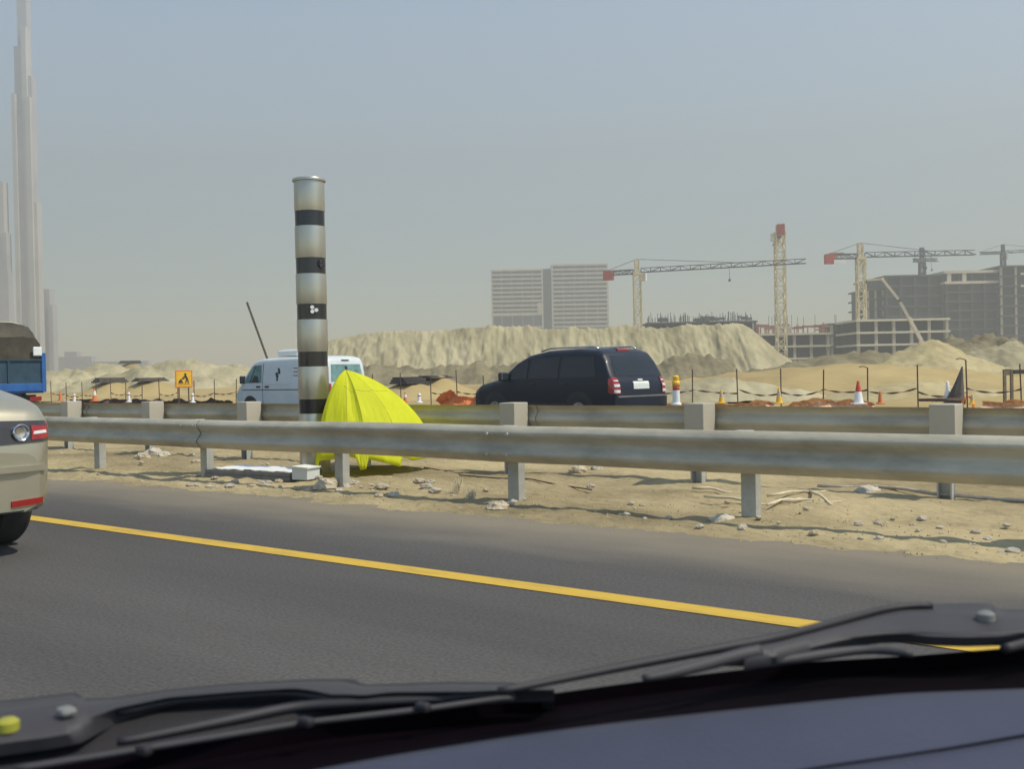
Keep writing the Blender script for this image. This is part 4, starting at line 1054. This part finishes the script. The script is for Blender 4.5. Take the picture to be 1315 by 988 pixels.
fartower('faint distant flat-roofed building on the horizon above the pale dunes', [(60, 120, 459, 'towergrey', 0, 'building_block'), (120, 190, 465, 'towergrey', 5, 'building_block'), (84, 100, 452, 'towergrey', 3, 'building_block')], 900, 'distant_building')

# ------------------------------------------------------------------ cranes
def lattice(mb, a, b, wd, n, th, tri=False):
    a, b = Vector(a), Vector(b); q = (b - a).to_track_quat('X', 'Z').to_matrix(); h = wd / 2
    cs = [(-h, -h), (h, -h), (h, h), (-h, h)] if not tri else [(-h, -h), (h, -h), (0, h)]
    def P(i, c): return a.lerp(b, i / n) + q @ Vector((0, c[0], c[1]))
    for c in cs: mb.bar(P(0, c), P(n, c), th)
    m_ = len(cs)
    for i in range(n):
        for k in range(m_):
            c, c2 = cs[k], cs[(k + 1) % m_]
            if (i + k) % 2: c, c2 = c2, c
            mb.bar(P(i, c), P(i + 1, c2), th * .7)
            mb.bar(P(i, c), P(i, c2), th * .6)
def tower_crane(label, px, depth, y_jib, y_apex, az, jib, cjib, mast_m, jib_m, mw=2.0, base_z=0.0, th=.30, name='tower_crane', cw=True):
    p = at(px, y_jib, depth); zj = p.z; za = at(px, y_apex, depth).z
    root = thing(name, label, 'crane', (p.x, depth, base_z)); zj -= base_z; za -= base_z
    mb = MB(); lattice(mb, (0, 0, 0), (0, 0, zj - .6), mw, max(4, int(zj / 2.2)), th); mb.build('mast', M[mast_m], root)
    mb = MB(); lattice(mb, (0, 0, zj + .2), (0, 0, za), mw * .6, 3, th * .8); mb.box((0, 0, zj - .2), (mw * 1.2, mw * 1.2, .7)); mb.build('tower_head', M[mast_m], root)
    dv = Vector((math.sin(az), math.cos(az), 0))
    a = dv * (mw * .6) + Vector((0, 0, zj + .7)); b = dv * jib + Vector((0, 0, zj + .7))
    mb = MB(); lattice(mb, a, b, mw * .62, max(4, int(jib / 2.6)), th * .62, True); mb.build('jib', M[jib_m], root)
    a2 = -dv * (mw * .6) + Vector((0, 0, zj + .4)); b2 = -dv * cjib + Vector((0, 0, zj + .4))
    mb = MB(); lattice(mb, a2, b2, mw * .6, max(3, int(cjib / 2)), th * .8); mb.build('counter_jib', M[jib_m], root)
    rz = math.atan2(dv.y, dv.x)
    if cw: MB().box(b2 + dv * .8 - Vector((0, 0, .6)), (2.4, 1.9, 2.4), rz).build('counterweight', M['cranered'], root)
    sv_ = Vector((-dv.y, dv.x, 0))
    MB().box(dv * 1.2 + sv_ * 1.6 + Vector((0, 0, zj - 1.0)), (1.6, 1.3, 1.9), rz).build('cab', M['white'], root)
    top = Vector((0, 0, za))
    for e in (a.lerp(b, .62), b2): MB().bar(top, e + Vector((0, 0, .5)), .12).build('tie_bar', M[jib_m], root)
    h_ = a.lerp(b, .55); mb = MB().bar(h_ - Vector((0, 0, .4)), h_ - Vector((0, 0, 3.5)), .08); mb.box(h_ - Vector((0, 0, 3.7)), (.5, .5, .6)); mb.build('hook', M['cranedark'], root)
    return root
# azimuth from the two ends of the jib seen in the photo
tower_crane('cream tower crane right of the striped blocks with a very long dark jib', 818, 270, 351, 333, R(86 + 26), 42, 8.4, 'craneyellow', 'cranedark', 1.75)
c2_ = tower_crane('tallest cream tower crane with its red counterweight turned toward the road', 1001, 275, 299, 288, R(12), 30, 9, 'craneyellow', 'cranedark', 2.3)
c3_ = tower_crane('cream tower crane with a white panel on its counter jib beside the dark block', 1105, 268, 331, 312, R(91), 29, 8.6, 'craneyellow', 'cranedark', 1.9)
MB().box((-5.6, -1.1, at(1105, 331, 268).z - 1.0), (3.0, .3, 1.0)).build('white_panel', M['white'], c3_)
MB().box((-6.0, 0, at(1105, 331, 268).z + 1.0), (3.4, 1.0, .7)).build('winch_cover', M['formred'], c3_)
tower_crane('small dark crane standing on the roof of the dark unfinished block', 1184, 378, 336, 318, R(70), 7, 3.6, 'cranedark', 'cranedark', 1.7, base_z=h5 - .2, th=.42, cw=False)
tower_crane('dark crane with a level jib on the roof at the right edge', 1288, 380, 326, 314, R(97), 26, 8, 'cranedark', 'cranedark', 1.3, base_z=h7 - .2, th=.32, cw=False)

# concrete pump with a white folding boom
pp = at(1181, 433, 200)
pm = thing('concrete_pump', 'concrete pump whose white folded boom rises behind the conical sand pile', 'pump', (pp.x, 200, 0))
bpts = [at(1183, 437, 200), at(1168, 410, 200), at(1155, 386, 200.5), at(1133, 358.5, 201), at(1113, 360, 201.5)]
bpts = [p - Vector((pp.x, 200, 0)) for p in bpts]
for i in range(4): MB().bar(bpts[i], bpts[i + 1], .52 - .07 * i, .62 - .09 * i).build('boom_section', M['palecon' if i < 3 else 'craneyellow'], pm)
for i in range(1, 4): MB().tube([bpts[i] + Vector((0, -.4, 0)), bpts[i] + Vector((0, .4, 0))], .42 - .05 * i, 12).build('boom_joint', M['cranedark'] if i == 2 else M['palecon'], pm)
MB().tube([bpts[4], bpts[4] + Vector((-.2, 0, -.6))], .12, 8).build('end_hose', M['cranedark'], pm)
MB().bar((bpts[0].x, 0, .9), bpts[0], .7).build('pedestal', M['palecon'], pm)
MB().box((.5, .3, 1.0), (8.5, 2.3, .7)).build('chassis', M['cranered'], pm)
MB().box((-4.4, .3, 1.7), (1.8, 2.3, 2.2)).build('cab', M['white'], pm)
for x in (-4.0, .6, 2.2, 3.6):
    for s_ in (-1, 1): wheel(pm, x, .3 + s_ * 1.0, .5, .3)

# mobile crane far behind the van: only its thin leaning boom shows
pq = at(343, 462, 130)
mc = thing('mobile_crane', 'mobile crane whose thin rusty boom leans above the front of the white van', 'crane', (pq.x, 130, 0))
tipm = at(317, 388, 131) - Vector((pq.x, 130, 0)); basem = Vector((.4, 0, 2.2))
mb = MB(); lattice(mb, basem, tipm, .15, 14, .05); mb.build('boom', M['rust'], mc)
MB().box((.6, 0, 1.7), (2.4, 2.2, 1.6)).build('upper_body', M['cranered'], mc); MB().box((-.2, 0, .7), (6, 2.3, .5)).build('chassis', M['cranered'], mc)
for x in (-2.4, -.9, 1.8):
    for s_ in (-1, 1): wheel(mc, x, s_ * .95, .5, .3)

# ------------------------------------------------------------------ the car the view is taken from
car = thing('car', 'car at the bottom edge showing dark dashboard, black windscreen border and grey wipers', 'car', (0, 0, 0), 0)
def crv(pts, n=48, ext=None):
    xs_ = [p[0] for p in pts]; out = []
    for i in range(n + 1):
        x = lerp(xs_[0], xs_[-1], i / n)
        # smooth interpolation (average over a window)
        sm = sum(interp(pts, min(max(x + d_, xs_[0]), xs_[-1])) for d_ in (-24, -12, 0, 12, 24)) / 5
        out.append((x, sm))
    return out
bandtop = [(-120, 1012), (50, 986), (176, 968.5), (391, 933), (542, 916), (660, 898), (820, 876), (1046, 850), (1172, 843), (1315, 831), (1460, 822)]
dashtop = [(-120, 1098), (200, 1030), (411, 988), (502, 971), (660, 946), (780, 930), (906, 916), (1040, 902), (1157, 891), (1315, 885), (1460, 880)]
N_ = 56
def flatbar(name, up, dn, z, m, parent, th=.012, n=90):
    xa_, xb_ = up[0][0], up[-1][0]; xs_ = [lerp(xa_, xb_, i / n) for i in range(n + 1)]
    U = [(x, interp(up, x)) for x in xs_]; Dn = [(x, interp(dn, x)) for x in xs_]
    m1 = [(x, a[1] * .75 + b[1] * .25) for x, a, b in zip(xs_, U, Dn)]; m2 = [(x, a[1] * .3 + b[1] * .7) for x, a, b in zip(xs_, U, Dn)]
    mb = MB(); mb.grid([[p + Vector((0, .006, -th)) for p in P3(U, z)], P3(U, z), P3(m1, z + .005), P3(m2, z + .005), P3(Dn, z - .002), [p + Vector((0, .004, -th)) for p in P3(Dn, z - .002)]])
    return mb.build(name, m, parent, smooth=True, angle=75)
A = crv(bandtop, N_); Bq = crv(dashtop, N_)
ZB, ZD = EYE - .345, EYE - .325
def P3(lst, z, dy=0): return [onz(x, y + dy, z) for x, y in lst]
mb = MB()
mb.grid([P3(A, ZB + .003), P3([(a[0], lerp(a[1], b[1], .35)) for a, b in zip(A, Bq)], ZB - .012), P3([(a[0], lerp(a[1], b[1], .8)) for a, b in zip(A, Bq)], ZD - .02), P3(Bq, ZD - .004, 2)])
mb.grid([P3(A, ZB + .003), [p + Vector((0, 0, -.03)) for p in P3(A, ZB + .003)]])
mb.build('windscreen_border', M['frit'], car, smooth=True, angle=50)
rows = [[p + Vector((0, 0.004, -.02)) for p in P3(Bq, ZD)], P3(Bq, ZD, 0), P3(Bq, ZD + .004, 8)]
for k, dy in enumerate((26, 50, 80, 120, 170, 240, 330)):
    rows.append([onz(x, y + dy, ZD + .006 - .0006 * dy / 10) for x, y in Bq])
mb = MB(); mb.grid(rows); mb.build('dashboard', M['dash'], car, smooth=True)
groove = crv([(1000, 996), (1056, 986), (1140, 974), (1232, 960), (1315, 945), (1400, 932)], 30)
MB().tube([onz(x, y, ZD + .004) for x, y in groove], .0011, 6).build('dash_seam', M['frit'], car, smooth=True)
ctop = [(-120, 905), (0, 901), (60, 894), (98, 890), (106, 898), (150, 896), (216, 886), (301, 878), (391, 873), (455, 872.5), (466, 880), (520, 878), (577, 876), (660, 877), (690, 884), (712, 893)]
ct = crv(ctop, 110); ct = [(x, interp(ctop, x)) for x, _ in ct]
ZW = EYE - .335
cb_ = [(x, interp(bandtop, x) + 6) for x, _ in ct]
mb = MB(); mb.grid([P3(ct, ZW, 0), P3([(a[0], lerp(a[1], b[1], .3)) for a, b in zip(ct, cb_)], ZW + .006), P3([(a[0], lerp(a[1], b[1], .65)) for a, b in zip(ct, cb_)], ZW - .004), P3(cb_, ZW - .012)])
mb.grid([P3(ct, ZW, 0), [p + Vector((0, .01, -.05)) for p in P3(ct, ZW, 0)]])
mb.build('cowl_panel', M['cowl'], car, smooth=True, angle=60)
def ztube(pts, z, r_, name, m, parent, seg=8, n=40):
    c = crv(pts, n); q = [onz(x, y, z) for x, y in c]
    rr_ = r_ if not isinstance(r_, (list, tuple)) else [interp([(i / (len(r_) - 1), v) for i, v in enumerate(r_)], k / n) for k in range(n + 1)]
    return MB().tube(q, rr_, seg).build(name, m, parent, smooth=True)
# driver-side wiper lying on the cowl (left half of the view)
wl = flatbar('wiper', [(-120, 914), (0, 903), (60, 896), (96, 892), (106, 900), (150, 898), (216, 888), (301, 880), (391, 875.5), (440, 875.5), (466, 882), (520, 881), (577, 879), (660, 880), (712, 884)],
    [(-120, 975), (0, 956), (60, 948), (100, 941), (130, 925), (150, 915), (216, 900), (301, 893), (376, 888), (400, 892), (427, 900), (470, 898), (502, 893), (602, 893), (660, 889), (712, 888)], ZW + .016, M['wipergrey'], car)
ztube([(150, 917), (216, 902), (301, 895), (376, 890), (400, 894), (427, 902), (470, 899), (502, 895), (602, 895), (660, 891)], ZW + .014, .0035, 'wiper_shadow', M['wiper'], wl)  # black tube paints the shadow below the wiper arm
ztube([(150, 955), (300, 925), (380, 908), (470, 903), (560, 899), (650, 893)], ZW + .012, [.004, .006, .005, .004], 'wiper_blade', M['wiper'], wl)
ztube([(20, 989), (176, 964), (391, 929), (542, 912), (662, 895)], ZW + .012, .0032, 'wiper_rubber_or_glint', M['wipergrey'], wl)  # grey tube paints the light reflected along the border's top edge
for x, y in ((185, 964), (393, 928), (543, 909)): 
    p = onz(x, y, ZW + .016); MB().box(p, (.010, .015, .009), 1.0).build('wiper_clip', M['wiper'], wl, bevel=.003)
# passenger-side wiper (right half)
wr = thing('wiper', '', 'x'); del wr['label']; del wr['category']; wr.parent = car
# arm: flat moulded bar with outline from pivot to hook
up = [(956, 829), (1000, 820), (1041, 809), (1092, 796), (1132, 784), (1157, 777), (1197, 776), (1240, 775), (1272, 775), (1283, 783), (1320, 783), (1400, 770)]
dn = [(956, 849), (1000, 843), (1046, 831), (1076, 824), (1107, 818), (1132, 815), (1157, 814), (1197, 818), (1240, 819), (1283, 818), (1320, 813), (1400, 800)]
xs_ = [lerp(956, 1400, i / 60) for i in range(61)]
ZA = EYE - .30
U = [(x, interp(up, x)) for x in xs_]; Dn = [(x, interp(dn, x)) for x in xs_]
mid = [(x, (a[1] * .6 + b[1] * .4)) for x, a, b in zip(xs_, U, Dn)]
mb = MB(); mb.grid([[p + Vector((0, .006, -.012)) for p in P3(U, ZA)], P3(U, ZA), P3(mid, ZA + .006), P3(Dn, ZA - .002), [p + Vector((0, .006, -.012)) for p in P3(Dn, ZA - .002)]])
mb.build('wiper_arm', M['wipergrey'], wr, smooth=True, angle=70)
ztube([(640, 889), (705, 876), (800, 857), (900, 838), (1000, 819), (1060, 803), (1110, 789), (1150, 779), (1197, 778)], ZA + .006, [.0035, .0045, .005, .0055, .005, .004], 'wiper_blade', M['wiper'], wr)
ztube([(826, 873), (880, 861), (930, 847), (975, 836)], ZA + .002, [.0035, .006, .007, .008], 'wiper_hook', M['wipergrey'], wr, n=20)
ztube([(930, 853), (1000, 850), (1046, 843), (1100, 835), (1130, 834), (1172, 842)], ZA - .01, [.003, .005, .006, .005, .004], 'wiper_link', M['wipergrey'], wr, n=24)
ztube([(1000, 832), (1046, 826), (1107, 817), (1160, 813), (1197, 816), (1283, 816), (1330, 811)], ZA - .002, .0035, 'wiper_rubber_or_glint', M['wiper'], wr, n=30)
p = onz(1266, 793, ZA + .008); MB().lathe([(.010, -.004), (.010, .004), (.005, .007)], 16, p).build('pivot_nut', M['panelgrey'], wr, smooth=True, angle=40)
ztube([(1290, 838), (1305, 828), (1330, 822), (1400, 815)], ZA - .012, .006, 'wiper_spindle', M['wiper'], wr, n=16)
p = onz(85, 914, ZW + .027); MB().box(p, (.015, .019, .007), .8).build('washer_nozzle', M['panelgrey'], car, bevel=.004)
p = onz(10, 930, ZW + .026); MB().lathe([(.010, -.006), (.010, .002), (.006, .005)], 20, p).build('yellow_disc', M['lime'], car, smooth=True, angle=40)  # small lime-yellow disc set on the cowl
